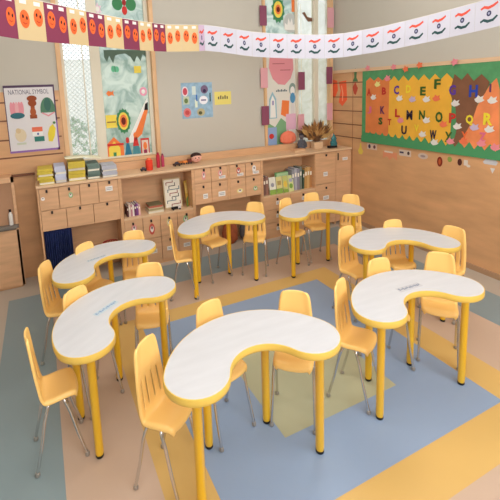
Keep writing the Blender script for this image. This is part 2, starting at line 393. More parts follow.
# --- unit B: open shelf over two rows of drawers
o = (XB0, 0, 0); B = thing('storage_cabinet', o, 'wooden cabinet with an open shelf holding a maze board above small drawers', 'cabinet')
zs = (fz(122,219)+fz(194,208.5))/2
mb = carcass(XB0, XC0-.001, .03, ZT, MB()); mb.box((XB0, 0, 0), (XB0+.014, .014, ZT), wood); mb.box((XC0-.015, 0, 0), (XC0-.001, .014, ZT), wood)
mb.box((XB0+.014, 0, zs-.014), (XC0-.015, .245, zs), wood_light); mb.box((XB0+.014, .005, 0), (XC0-.015, .02, .03), wood)
rel(mb.build('carcass', B), o)
xa = [XB0+.014+(XC0-XB0-.029)*i/4 for i in range(5)]; zmid = (zs-.014+.03)/2+.01
kn = [(133,223.6),(151,220.5),(169,217.5),(186.4,214)]
dec = ['pink', 'white', 'yellow', 'green']
for i in range(4):
    front(B, 'drawer', xa[i], xa[i+1], zmid, zs-.014, o, (fx(*kn[i]), fz(*kn[i])), [(xa[i]*.5+xa[i+1]*.5, zs-.1, .05, .08, dec[i])] if i != 1 else [(fx(152,229), fz(152,229), .055,.11,'red')])
    front(B, 'drawer', xa[i], xa[i+1], .03, zmid, o, ((xa[i]+xa[i+1])/2, zmid-.04), [((xa[i]+xa[i+1])/2, zmid-.13, .07, .04, 'label')])
ZS_B = zs
# --- unit C (two modules)
zb = (fz(197,205)+fz(261,194.6))/2; zm = (fz(194,184)+fz(261,175))/2
for nm, pa, pb, kt, kb in (('left', XC0, fx(228.6,175), ((203.5,168.5),(220,166)), ((207,186),(227,185))), ('right', fx(228.6,175), XD0, ((236.5,164),(251.5,161.5)), ((229,184),(249.6,180.5)))):
    o = (pa, 0, 0)
    C_ = thing('storage_cabinet', o, 'wooden wall cabinet with picture labels standing right of the maze board shelf' if nm == 'left' else 'wooden cabinet with picture labels standing just left of the big open book shelf', 'cabinet')
    mb = carcass(pa, pb-.001, zb-.002, ZT, MB(), legs=(nm == 'left', nm == 'right')); mb.box((pa, 0, 0 if nm == 'left' else zb), (pa+.012, .014, ZT), wood); mb.box((pb-.013, 0, 0 if nm == 'right' else zb), (pb-.001, .014, ZT), wood); rel(mb.build('carcass', C_), o)
    x0, x1 = pa+.012, pb-.013; mid = (x0+x1)/2
    for i in range(2):
        a, b = (x0, mid) if i == 0 else (mid, x1)
        sx = (a+b)/2+.01
        front(C_, 'door', a, b, zm, ZT-.004, o, (fx(*kt[i]), fz(*kt[i])), [(sx, (zm+ZT)/2-.0, .045, .07, ('white','pink')[i] if nm == 'left' else ('red','white')[i]), (sx+.02, zm+.035, .07, .03, 'label')] if not (nm == 'left' and i == 0) else [(sx, (zm+ZT)/2, .04, .09, 'pink')])
        front(C_, 'door', a, b, zb, zm, o, ((a+b)/2, zm-.035), [(sx+.01, (zb+zm)/2-.03, .05 if (i+(nm == 'left')) % 2 else .075, .05, ('yellow','green')[i] if nm == 'right' else ('label','label')[i])])
ZB_C = zb
# --- unit D: open book shelf above drawers
o = (XD0, 0, 0); D = thing('storage_cabinet', o, 'wooden cabinet with an open shelf of picture books above drawers', 'cabinet')
zs = (fz(262,196.5)+fz(316,189))/2
mb = carcass(XD0, XE0-.001, .03, ZT, MB()); mb.box((XD0, 0, 0), (XD0+.014, .014, ZT), wood); mb.box((XE0-.013, 0, 0), (XE0-.001, .014, ZT), wood)
mb.box((XD0+.014, 0, zs-.014), (XE0-.013, .245, zs), wood_light); mb.box((XD0+.014, .005, 0), (XE0-.013, .02, .03), wood)
rel(mb.build('carcass', D), o)
x0, x1 = XD0+.014, XE0-.013; xa = [x0+(x1-x0)*i/2 for i in range(3)]; zz = [.03, .03+(zs-.044)/3, .03+2*(zs-.044)/3, zs-.014]
for r in range(3):
    for i in range(2):
        xm = (xa[i]+xa[i+1])/2; front(D, 'drawer', xa[i], xa[i+1], zz[r], zz[r+1], o, (xm, zz[r+1]-.03), [(xm+.02, zz[r]+.07, .07, .04, 'label')])
ZS_D = zs
# --- unit E and F
o = (XE0, 0, 0); E1 = thing('storage_cabinet', o, 'narrow wooden cabinet with two stacked doors under the teal ornament', 'cabinet')
rel(carcass(XE0, XF0-.001, .03, ZT, MB()).build('carcass', E1), o)
zm = fz(326,183.5)
front(E1, 'door', XE0, XF0-.001, zm, ZT-.004, o, (fx(326,154.6), fz(326,155)), [(fx(325.5,174), fz(325.5,174), .06,.05,'label')])
front(E1, 'door', XE0, XF0-.001, .03, zm, o, (fx(326,187), fz(326,187.5)), [(fx(326,197.5), fz(326,197.5), .08,.045,'label')])
o = (XF0, 0, 0); F1 = thing('storage_cabinet', o, 'tall plain wooden cabinet end in the room corner with one label', 'cabinet')
rel(carcass(XF0, XEND, .03, ZT, MB()).build('carcass', F1), o)
q = front(F1, 'door', XF0, XEND, .03, ZT-.004, o, None, [(fx(345,158.5), fz(345,158.5), .075,.035,'label')])
MB().box((fx(337.8,157)-.004, -.012, fz(337.8,160)), (fx(337.8,157)+.004, .0, fz(337.8,153)), knobm).build('handle', q)
# --- worktop and ledge
wt = MB().box((XA0-.004, -.012, ZT), (-.0145, .262, CT), wood_light).build('countertop', bevel=.003)
tag(wt, 'long light wooden countertop running over all the back cabinets', 'countertop')
lg = MB().box((XA0-.004, .264, ZT), (-.0145, WALL_Y-.0305, .975), wood).build('back_ledge', bevel=.003)
tag(lg, 'raised wooden ledge along the wall behind the countertop', 'ledge')

# --- tall cupboard at the left edge with a framed niche
cx1 = P(19, 250, 1, .14).x; ctop = P(0, 178.5, 1, .14).z
o = (cx1, .14, 0); cup = thing('cupboard', o, 'tall wooden cupboard with a grey glass panel at the left edge', 'cupboard')
nz0, nz1 = P(5, 231, 1, .14).z, P(8, 183, 1, .14).z; nx1 = P(17, 210, 1, .14).x
mb = MB(); mb.box((LX+.002, .155, 0), (cx1, WALL_Y-.0125, ctop), wood)
mb.box((nx1, .14, 0.02), (cx1, .155, ctop), wood_front); mb.box((LX+.002, .14, nz1), (nx1, .155, ctop), wood_front)
rel(mb.build('carcass', cup), o)
rel(MB().box((LX+.002, .14, .02), (nx1-.002, .154, nz0-.004), wood_front).build('door', cup, bevel=.002), o)
mb = MB(); mb.box((LX+.002, .142, nz0-.002), (nx1, .1545, nz0+.045), mat('grey_shelf', (120,112,104), .4)); rel(mb.build('shelf', cup), o)
rel(MB().box((LX+.002, .150, nz0+.045), (nx1, .1548, nz1), mat('brown_glass', (176,134,104), .12, var=.12, scale=3)).build('glass_panel', cup), o)
bt = P(11, 218, 1, .145)
th = thing('bottle', (bt.x, .128, nz0+.045), 'small white bottle with a dark cap on the left cupboard ledge', 'bottle')
MB().lathe((0,0,0), [(.014,0),(.016,.01),(.016,.09),(.008,.115)], col(225,220,215), 14, 1, .8).build('body', th, True); MB().lathe((0,0,.115), [(.009,0),(.009,.022)], black, 12).build('cap', th, True)
MB().box((LX+.002, .105, nz0+.020), (nx1, .1415, nz0+.0445), MATS['grey_shelf']).build('ledge_board', cup).location = -Vector(o)

# --- blue curtain in the opening under cabinet A
x0, x1 = XA0+.022, fx(73, 240); z1_ = ZB_A-.012; n = 90
vs = []; fs = []
for r in range(9):
    z = z1_-(z1_-.03)*r/8
    for i in range(n+1):
        t = i/n; y = .05+(.006+.010*min(1, r/2))*math.sin(t*2*PI*13+.8*math.sin(t*9))+.004*math.sin(t*40+r*.5); vs.append((x0+(x1-x0)*t, y, z))
for r in range(8):
    for i in range(n): a = r*(n+1)+i; fs.append((a, a+n+1, a+n+2, a+1))
mb = MB(); mb.add(vs, fs, curtainm); cu = thing('curtain', (x0, .05, .03), 'navy blue pleated curtain hanging under the exercise book cabinet', 'curtain')
q = mb.build('cloth', cu, True); rel(q, (x0, .05, .03)); sm = q.modifiers.new('thickness', 'SOLIDIFY'); sm.thickness = .002
rel(MB().tube([(XA0+.0145, .05, z1_+.003), (x1+.02, .05, z1_+.003)], .004, black, 8).build('rod', cu, True), (x0, .05, .03))

# ---------------------------------------------------------------- chairs
def make_chair():
    th = empty('classroom_chair', (0,0,0))
    prof = [(.097,.304,.076),(.094,.318,.086),(.080,.328,.092),(.045,.329,.096),(.0,.322,.097),(-.030,.317,.097),(-.050,.319,.097),(-.061,.332,.0965),(-.066,.347,.0955),
            (-.069,.372,.094),(-.073,.405,.092),(-.077,.438,.0895),(-.080,.466,.087),(-.083,.505,.0835),(-.087,.55,.0785),(-.090,.585,.0735),(-.092,.604,.067),(-.093,.615,.054)]
    us = [-1,-.94,-.8,-.66,-.58,-.42,-.27,-.19,0,.19,.27,.42,.58,.66,.8,.94,1]
    slots = {(3,4),(6,7),(9,10),(12,13)}; slot_rows = (8, 9, 10, 11)
    bm = bmesh.new(); g = []
    for i, (x, z, hw) in enumerate(prof):
        row = []
        nx, nz = 0, 1
        back = i >= 7
        for u in us:
            e = abs(u)**3
            if back: row.append(bm.verts.new((x+.016*e-(.014 if abs(u) == 1 else 0), u*hw, z-(.004*e if i > 15 else 0))))
            else: row.append(bm.verts.new((x-(.012*e if i < 2 else 0), u*hw, z+.010*e*(i/6 if i < 6 else 1)-.004*(1-u*u)-(.020 if abs(u) == 1 else 0))))
        g.append(row)
    for i in range(len(prof)-1):
        for j in range(len(us)-1):
            if i in slot_rows and (j, j+1) in slots: continue
            fc = bm.faces.new((g[i][j], g[i][j+1], g[i+1][j+1], g[i+1][j])); fc.material_index = 0 if i < 7 else 1; fc.smooth = True
    bm.normal_update(); me = bpy.data.meshes.new('shell'); bm.to_mesh(me); bm.free()
    me.materials.append(chairy); me.materials.append(chairy)
    o = bpy.data.objects.new('shell', me); COL.objects.link(o)
    s1 = o.modifiers.new('s', 'SOLIDIFY'); s1.thickness = .009; s1.offset = 0
    s2 = o.modifiers.new('d', 'SUBSURF'); s2.levels = 1; s2.render_levels = 1
    bpy.context.view_layer.update()
    ev = bpy.data.meshes.new_from_object(o.evaluated_get(bpy.context.evaluated_depsgraph_get()))
    bpy.data.objects.remove(o)
    nrm = [Vector(c.vector) for c in ev.corner_normals]
    for k, name in ((0, 'seat'), (1, 'backrest')):
        vmap = {}; vs = []; fs = []; ns = []
        for p in ev.polygons:
            if p.material_index != k: continue
            ff = []
            for li in p.loop_indices:
                vi = ev.loops[li].vertex_index
                if vi not in vmap: vmap[vi] = len(vs); vs.append(tuple(ev.vertices[vi].co))
                ff.append(vmap[vi]); ns.append(nrm[li])
            fs.append(ff)
        m2 = bpy.data.meshes.new(name); m2.from_pydata(vs, [], fs); m2.materials.append(chairy)
        m2.polygons.foreach_set('use_smooth', [True]*len(fs)); m2.normals_split_custom_set(ns); m2.update()
        q = bpy.data.objects.new(name, m2); COL.objects.link(q); q.parent = th
    for sx in (1, -1):
        for sy in (1, -1):
            fx_, fy_ = sx*.104, sy*.103
            pts = [(sx*.028, sy*.070, .311), (sx*.030, sy*.084, .3095), (sx*.034, sy*.092, .300), (sx*.040, sy*.095, .284), (sx*.052, sy*.0965, .245), (sx*.075, sy*.0995, .13), (fx_, fy_, .014)]
            lg = MB().tube(pts, .0068, chrome, 10).build('leg', th, True)
            MB().lathe((fx_, fy_, 0), [(.008,0),(.0105,.003),(.0105,.012),(.0075,.02)], mat('foot_glide', (172,164,156), .35, metal=.5), 12).build('foot_glide', lg, True)
    mb = MB()
    for sx in (1, -1): mb.tube([(sx*.028, -.070, .311), (sx*.028, .070, .311)], .0066, chrome, 10)
    for sy in (1, -1): mb.tube([(-.028, sy*.055, .311), (.028, sy*.055, .311)], .006, chrome, 8)
    mb.build('seat_frame', th, True)
    return th
CH = [  # centre x, y, facing (degrees), label
 (-3.29,-1.0,-28,'yellow chair seen side-on at the left tip of the table nearest the blue curtain'),
 (-3.06,-.82,-57,'yellow chair behind the rear left table, in front of the blue curtain'),
 (-2.765,-.765,-100,'yellow chair behind the rear left table, on its right beside the wooden drawers'),
 (-3.175,-1.475,-57,'yellow chair showing only its top between the two left-hand tables'),
 (-2.81,-1.375,-105,'yellow chair behind the right end of the front left table'),
 (-3.358,-1.72,2,'yellow chair in full side view at the left edge of the photo, on slate floor'),
 (-2.365,-.66,-22,'yellow chair in side view left of the long table before the maze board'),
 (-2.02,-.49,-78,'yellow chair behind the rear centre table, on its left half'),
 (-1.665,-.585,-126,'yellow chair behind the right end of the rear centre table'),
 (-1.31,-.65,-80,'yellow chair at the left end of the table below the picture book shelf'),
 (-1.02,-.62,-100,'yellow chair behind the middle of the table below the picture book shelf'),
 (-.795,-.845,-130,'yellow chair in the far corner by the wooden side wall'),
 (-1.36,-1.495,-86,'yellow chair at the left end of the rear right table, showing its slotted back'),
 (-1.0,-1.56,-105,'yellow chair behind the rear right table, against the wooden side wall'),
 (-.82,-1.815,-168,'yellow chair at the right end of the rear right table, closest to the side wall'),
 (-1.915,-2.09,-61,'yellow chair between the front centre and front right tables, side on over sage floor'),
 (-1.59,-2.0,-99,'yellow chair tucked between the two right-hand tables, on the left'),
 (-1.268,-2.09,-141,'yellow chair tucked between the two right-hand tables, on the right'),
 (-2.94,-2.085,-49,'big yellow chair with slotted back left of the front centre table'),
 (-2.622,-1.954,-75,'yellow chair behind the left half of the front centre table'),
 (-2.275,-2.055,-130,'yellow chair behind the right half of the front centre table'),
]
chair0 = make_chair()
for i, (x, y, a, lab) in enumerate(CH):
    c = chair0 if i == 0 else copy_tree(chair0)
    c.location = (x, y, .002); c.rotation_euler = (0, 0, math.radians(a)); tag(c, lab, 'chair', 'yellow chairs around the classroom tables')

# ---------------------------------------------------------------- kidney tables
TS = (.1256, .2548, .4017, .0401); LEGS = [(-.2752,-.0374), (-.1486,.1985), (.1486,.1985), (.2752,-.0374)]; TZ = .56
def outline(r, a, Ro, dn, off=0.0, n=16):
    c = -math.sqrt((Ro-r)**2-a*a); e = (a*a-(dn+r)**2)/(2*(dn+r)); Rn = e+dn; pts = []
    th = math.atan2(-c, a); r2, Ro2, Rn2 = r+off, Ro+off, Rn-off
    L = lambda a, b, k: [a+(b-a)*i/k for i in range(k+1)]
    pts += [(Ro2*math.cos(t), c+Ro2*math.sin(t)) for t in L(th, PI-th, 2*n)]
    ph = math.atan2(-e, a)
    pts += [(-a+r2*math.cos(t), r2*math.sin(t)) for t in L(PI-th, 2*PI+ph, n)[1:]]
    pts += [(Rn2*math.cos(t), -e+Rn2*math.sin(t)) for t in L(math.atan2(e, -a), math.atan2(e, a), n)[1:]]
    pts += [(a+r2*math.cos(t), r2*math.sin(t)) for t in L(math.atan2(-e, -a), th, n)[1:-1]]
    return pts
def make_table():
    th = empty('kidney_table', (0,0,0)); OL = outline(*TS); n = len(OL)
    def ring(off, z): return [(x, y, z) for x, y in outline(*TS, off=off)]
    mb = MB(); v = ring(-.004, TZ-.006)+ring(-.004, TZ-.0004)+ring(-.006, TZ)
    mb.add(v, [tuple(range(2*n, 3*n)), tuple(range(n))[::-1]]+[(k*n+i, k*n+(i+1)%n, (k+1)*n+(i+1)%n, (k+1)*n+i) for k in range(2) for i in range(n)], tablem); mb.build('tabletop', th)
    rings = [(-.004,TZ-.0008),(-.001,TZ-.0008),(.0,TZ-.004),(.001,TZ-.018),(.0,TZ-.031),(-.004,TZ-.035)]
    v = []; 
    for r in rings: v += ring(*r)
    fs = [(k*n+i, (k+1)*n+i, (k+1)*n+(i+1)%n, k*n+(i+1)%n)[::-1] for k in range(len(rings)-1) for i in range(n)]; fs.append(tuple(range((len(rings)-1)*n, len(rings)*n))[::-1])
    mb = MB(); mb.add(v, fs, tabley); mb.build('edge_band', th, True)
    for (x, y) in LEGS:
        q = MB().lathe((x,y,0), [(.0165,.014),(.0185,.03),(.0185,TZ-.06),(.024,TZ-.052),(.024,TZ-.036)], legy, 20).build('leg', th, True)
        MB().lathe((x,y,0), [(.0155,0),(.0178,.004),(.0178,.0138)], blackr, 18).build('foot_cap', q, True)
    return th
TB = [
 (-2.9806, -0.9779, 0.4781, 0.985, 0.977,'rear left kidney table with white top and a pale strip label, before the blue curtain'),
 (-3.013, -1.6467, 0.6909, 0.997, 1.011,'front left kidney table with white top and a blue strip label'),
 (-2.0317, -0.7266, 0.0619, 1.026, 0.972,'rear centre kidney table standing before the maze board and labelled cabinets'),
 (-1.169, -0.8944, -0.2723, 0.998, 1.02,'kidney table in the far corner below the picture book shelf'),
 (-1.1482, -1.7262, -0.4584, 0.961, 0.987,'kidney table along the wooden side wall, behind the front right one'),
 (-1.6442, -2.2547, -0.0615, 1.018, 0.956,'front right kidney table with a small grey printed label at its notch'),
 (-2.5857, -2.2435, -0.009, 1.033, 1.048,'largest looking kidney table at the front centre with a plain white top'),
]
table0 = make_table(); roots = []
for i, (x, y, a, sx, sy, lab) in enumerate(TB):
    t = table0 if i == 0 else copy_tree(table0); roots.append(t)
    t.location = (x, y, .002); t.rotation_euler = (0,0,a); t.scale = (sx, sy, 1); tag(t, lab, 'table', 'kidney-shaped classroom tables')
def table_label(k, p0, p1, w, c1, c2, name='strip_label'):
    a = P(*p0, 2, TZ); b = P(*p1, 2, TZ); d = (b-a); n = Vector((-d.y, d.x, 0)).normalized()*w
    R = Matrix.Rotation(-TB[k][2], 3, 'Z'); loc = Vector((TB[k][0], TB[k][1], 0))
    def L(p): q = R @ (p-loc); return Vector((q.x/TB[k][3], q.y/TB[k][4], TZ+.0003))
    O = L(a-n/2); U = L(b-n/2)-O; V = L(a+n/2)-O; U.z = V.z = 0; fr = (O, U, V, Vector((0,0,1))); mb = MB()
    mb.flat(fr, RECT, c1, 0, .0006)
    for j in range(11): mb.flat(fr, R_(.05+j*.085, .32+.08*math.sin(j*2), .05+j*.085+.06, .68+.1*math.cos(j*3)), c2, 1, .0006)
    q = mb.build(name, roots[k]); q['label'] = 'printed strip label'
table_label(1, (95,316), (116.5,301.5), .034, col(192,206,214), col(140,165,196))
table_label(0, (87,262), (106,255.5), .03, col(200,206,210), col(150,168,188))
table_label(5, (398,291), (420,284.5), .04, col(196,194,198), col(136,142,156))

# ---------------------------------------------------------------- wall pictures
# poster with the national symbols
fr = wframe(6.5, 57, 85, 151.5, 'back', .016); po = MB()
po.flat(fr, RECT, col(90,70,95), 0); po.flat(fr, R_(.0,.0,1,.04), col(150,110,180), 1); po.flat(fr, R_(.965,.0,1,.45), col(150,110,180), 1); po.flat(fr, R_(.015,.03,.97,.965), col(222,218,220), 2)
pst = thing('poster', fr[0], 'hand-drawn NATIONAL SYMBOL poster with six pictures on the wooden wall', 'poster')
rel(po.build('sheet', pst), fr[0])
t_ = MB(); text_on(t_, 'NATIONAL SYMBOL', sub(fr,.09,.865,.88,.935), col(110,105,120), 4); rel(t_.build('lettering', pst), fr[0])
def pic(name, shapes, lab=None, L0=4):
    mb = MB()
    for i, (pl, c) in enumerate(shapes): mb.flat(fr, pl, c, L0+i*.5)
    q = rel(mb.build(name, pst), fr[0])
    if lab: q['label'] = lab
pk = col(226,150,160); tl = col(60,110,120)
pic('lotus_drawing', [(E_(.22+dx,.66,.035,.10), pk if dx else col(230,175,180)) for dx in (-.1,-.05,.05,.1,0)] + [(E_(.22,.555,.14,.045), tl)])
pic('lion_pillar_drawing', [(R_(.46,.5,.60,.56), col(150,75,45)), (R_(.49,.53,.57,.8), col(160,84,50)), (E_(.53,.80,.10,.045), col(150,75,45)), (E_(.53,.73,.085,.05), col(150,75,45)), (E_(.53,.60,.06,.06), col(170,90,55))])
pic('peacock_drawing', [([(.68,.58)]+E_(.83,.62,.15,.19,14,PI,0)+[(.98,.58)], col(90,130,105)), (E_(.83,.70,.07,.1), col(70,110,100)), (stroke([(.70,.58),(.83,.53),(.96,.58)],.012), pk)])
pic('tiger_drawing', [(E_(.24,.26,.11,.1), col(222,205,175)), (E_(.2,.33,.05,.04), col(215,190,150)), (R_(.15,.12,.33,.15), col(205,210,190))])
pic('flag_drawing', [(R_(.47,.30,.68,.37), col(232,120,90)), (R_(.47,.235,.68,.30), col(240,238,236)), (R_(.5,.15,.7,.225), col(60,125,115)), (E_(.58,.265,.02,.018), col(60,80,150))])
pic('mango_drawing', [([(.78,.14),(.86,.13),(.92,.22),(.95,.33),(.90,.40),(.83,.36),(.78,.26)], col(232,208,70)), (E_(.93,.42,.03,.02), col(90,130,80))])
# blue picture card and yellow note
fr2 = wframe(181.5, 212.5, 82.5, 118, 'back', .001)
pc = thing('picture_card', fr2[0], 'blue poster of small fruit and animal pictures on the cream wall', 'poster')
mb = MB(); mb.flat(fr2, RECT, mat('blue_print', (150,182,205), .7, var=.15, scale=25)); rel(mb.build('sheet', pc), fr2[0])
for nm, pl, c, in_ in (('apple_picture', E_(.12,.76,.10,.14), col(238,220,224), (E_(.12,.76,.07,.10), col(205,80,95))), ('fruit_picture', E_(.74,.80,.12,.12), col(120,100,130), (E_(.74,.76,.05,.05), col(60,50,80))),
      ('leaf_picture', R_(.05,.4,.24,.62), col(196,206,180), (E_(.14,.5,.06,.07), col(110,130,80))), ('crab_picture', E_(.16,.17,.12,.13), col(220,130,130), (E_(.16,.17,.07,.07), col(200,80,80))),
      ('cloud_picture', E_(.70,.50,.14,.12), col(240,238,244), (R_(.62,.48,.78,.52), col(120,110,150))), ('bird_picture', E_(.60,.16,.13,.11), col(190,180,140), (E_(.58,.14,.06,.05), col(90,90,60))),
      ('number_picture', R_(.34,.66,.46,.9), col(214,226,220), (R_(.46,.48,.50,.66), col(60,110,190))), ('pencil_picture', R_(.42,.3,.5,.52), col(225,235,215), (R_(.9,.45,.94,.7), col(60,90,90)))):
    mb = MB(); mb.flat(fr2, pl, c, 1); mb.flat(fr2, in_[0], in_[1], 2); rel(mb.build(nm, pc), fr2[0])
fr3 = wframe(214.5, 231, 91.5, 104.5, 'back', .001); yn = thing('note', fr3[0], 'small yellow note with a word beside the blue poster', 'note')
mb = MB(); mb.flat(fr3, RECT, col(232,216,120)); rel(mb.build('paper', yn), fr3[0]); mb = MB(); [mb.flat(fr3, R_(.2+.13*k, .42, .28+.13*k, .62+.08*(k%2)), col(110,100,80), 1) for k in range(5)]; rel(mb.build('lettering', yn), fr3[0])

# window decorations (stuck to the inside of the panes)
GD = GY-.003
def deco(name, label, cat, px, shapes, off=0.0, group='paper decorations on the windows', d=None):
    """px: (x0,x1,top,bottom) in the photo; shapes in 0..1"""
    f_ = wframe(*px, 'back', 0, d=(GD-off) if d is None else d); mb = MB()
    for i, (pl, c) in enumerate(shapes): mb.flat(f_, pl, c, i, .0009)
    for k, v in enumerate(mb.v): mb.v[k] = tuple(Vector(v)-f_[0])
    return tag(mb.build(name, None, loc=f_[0]), label, cat, group)
dg = col(70,135,90); rd = col(205,60,55); og = col(240,130,70); yl = col(240,215,90); pkk = col(235,160,185); dbr = col(110,40,30); lw = col(240,238,232)
deco('paper_sunflower', 'large paper flower with green rim and dark red centre on the left window', 'decoration', (116,131,108,134), [([(.5+.5*(1 if k%2 else .86)*math.cos(k*PI/14), .5+.5*(1 if k%2 else .86)*math.sin(k*PI/14)) for k in range(28)], dg), (E_(.5,.5,.34,.34), yl), (E_(.5,.5,.25,.25), og), (E_(.5,.5,.15,.15), dbr)])
deco('paper_card', 'yellow paper card beside the green-rimmed flower on the left window', 'decoration', (106,117,115,128), [(RECT, yl), (R_(.1,.4,.9,.5), col(150,120,70))])
deco('paper_butterfly', 'small green paper butterfly high on the left window', 'decoration', (111,119,65,73), [(E_(.28,.5,.28,.42), col(110,190,150)), (E_(.72,.45,.28,.4), col(110,190,150)), (R_(.46,.1,.54,.9), dg)])
deco('paper_square', 'small yellow paper square high on the left window', 'decoration', (134,141,66,73), [(RECT, yl)])
deco('paper_fish', 'small orange paper fish on the left window', 'decoration', (106,114,90,97), [([(0,.5),(.3,.9),(.7,.7),(1,.95),(.9,.5),(1,.1),(.7,.3),(.3,.1)], og)])
deco('paper_ring', 'pink paper ring near the right edge of the left window', 'decoration', (139.5,147,87,96), [(E_(.5,.5,.5,.5), pkk), (E_(.5,.5,.25,.25), lw)])
deco('paper_pencil', 'long orange and white paper pencil slanting across the left window', 'decoration', (128,149,98,142), [([(0,0),(.22,0),(.98,.82),(1,1),(.88,.93),(.0,.12)], lw), ([(.28,.05),(.62,.18),(.98,.72),(.8,.72),(.3,.22)], og), ([(.8,.72),(.98,.72),(.99,.9),(.86,.86)], black)])
deco('paper_garden_picture', 'green winged paper butterfly with red body at the top of the left window', 'decoration', (112,136,-3,15), [(E_(.22,.6,.22,.36), dg), (E_(.78,.6,.22,.36), dg), (E_(.5,.25,.11,.25), rd), (E_(.5,.7,.08,.2), col(160,50,50))])
deco('paper_flower', 'pale pink paper flower at the top of the left window', 'decoration', (93,102,2,16), [([(.5+.5*(1 if k%2 else .55)*math.cos(k*PI/6), .5+.5*(1 if k%2 else .55)*math.sin(k*PI/6)) for k in range(12)], col(232,200,214)), (E_(.5,.5,.2,.2), lw)])
deco('paper_fringe', 'dark green paper leaves hanging near the top of the left window pane', 'decoration', (104,146,50,64), [([(0,1),(0,.5),(.06,.15),(.12,.6),(.2,.05),(.26,.6),(.36,.7),(.5,.75),(.62,.5),(.7,.1),(.78,.6),(.86,.2),(.92,.7),(1,.5),(1,1)], col(92,112,98))])
deco('paper_house', 'orange paper house with yellow front at the foot of the left window', 'decoration', (105,124,137,159), [([(0,0),(1,0),(1,.55),(.5,1),(0,.6)], og), ([(.2,0),(.8,0),(.8,.5),(.5,.8),(.2,.5)], yl), (R_(.42,0,.58,.3), dg), (R_(.0,.6,1,.7), rd)])
deco('paper_child', 'paper child in a blue dress beside the paper house', 'decoration', (124,132,136,159), [([(0,.1),(1,.1),(.65,.7),(.35,.7)], col(50,120,150)), (E_(.5,.82,.22,.13), rd), (R_(.2,0,.8,.1), lw)])
deco('paper_child', 'paper child in red and green, second figure beside the paper house', 'decoration', (131,141,131,158), [([(.1,.08),(.95,.08),(.7,.65),(.3,.65)], col(80,140,150)), ([(.2,.45),(.8,.45),(.6,.9),(.4,.9)], rd), (E_(.5,.86,.2,.1), og), (R_(.2,0,.8,.08), lw)])
deco('paper_portrait', 'red paper frame with small portrait at the lower right of the left window', 'decoration', (141,149.5,138,157), [(RECT, rd), (R_(.12,.1,.88,.9), col(225,205,190)), (E_(.5,.6,.22,.2), og), (R_(.3,.15,.7,.4), col(150,60,90))])
deco('paper_sunflower', 'yellow paper sunflower on green at the top of the right window', 'decoration', (271,285,-4,24), [([(.5+.5*(1 if k%2 else .8)*math.cos(k*PI/12), .5+.5*(1 if k%2 else .8)*math.sin(k*PI/12)) for k in range(24)], dg), (E_(.5,.52,.32,.3), yl), (E_(.5,.52,.2,.18), og), (E_(.5,.52,.12,.1), dbr)])
deco('paper_card', 'orange paper card at the top of the right window', 'decoration', (291.5,297,-6,12), [(RECT, og)])
deco('paper_flower', 'pale paper lotus high on the right window just above the white bunting', 'decoration', (283,297,13,33), [(E_(.5,.5,.5,.5), col(196,200,196)), ([(.1,.15),(.12,.5),(.3,.4),(.38,.75),(.5,.5),(.62,.75),(.7,.4),(.88,.5),(.9,.15)], lw)])
deco('paper_deer', 'brown paper deer at the top of the right window mesh', 'decoration', (302,315,12,26), [([(0,.9),(.2,1),(.4,.65),(.95,.55),(1,.0),(.85,.35),(.45,.3),(.3,.5)], col(130,92,72))])
# white poster in the right window
f4 = wframe(267, 296.5, 55, 144, 'back', 0, d=GD); wp = thing('poster', f4[0], 'tall white poster with a pink bulb shape in the right window', 'poster')
mb = MB(); mb.flat(f4, RECT, col(228,224,214), 0); rel(mb.build('sheet', wp), f4[0])
def wpic(nm, *sh):
    mb = MB()
    for i, (pl, c) in enumerate(sh): mb.flat(f4, pl, c, 1+i*.5)
    rel(mb.build(nm, wp), f4[0])
wpic('pink_bulb', ([(.12,1),(.08,.86),(.2,.74),(.38,.68),(.6,.67),(.8,.74),(.9,.84),(.88,1)], col(228,150,158)), (R_(.2,.90,.6,.91), col(190,110,120)), (R_(.45,.83,.8,.84), col(190,110,120)))
mb = MB(); [mb.flat(f4, R_(.30+.055*k, .597, .34+.055*k, .612+.01*(k%2)), col(80,100,110), 1) for k in range(7)]; rel(mb.build('lettering', wp), f4[0])
wpic('rocket_drawing', ([(.05,.30),(.07,.52),(.18,.6),(.3,.52),(.32,.30)], col(150,190,205)), ([(.09,.31),(.11,.5),(.18,.56),(.26,.5),(.28,.31)], lw), (R_(.16,.45,.22,.5), col(160,150,190)))
wpic('doll_drawing', (E_(.86,.62,.12,.07), col(140,160,150)), (E_(.86,.60,.08,.05), lw), (E_(.86,.52,.09,.06), col(90,150,190)), (R_(.8,.34,.92,.46), col(220,214,210)))
wpic('orange_card', ([(.45,.34),(.5,.5),(.74,.49),(.72,.33),(.6,.31)], og))
wpic('hills_drawing', ([(0,0),(0,.26),(.25,.2),(.45,.3),(.65,.24),(.62,0)], col(130,175,130)), (R_(.0,.0,.3,.2), col(150,175,215)), (R_(.62,.16,.98,.34), col(225,180,200)), (E_(.12,.1,.08,.03), rd))
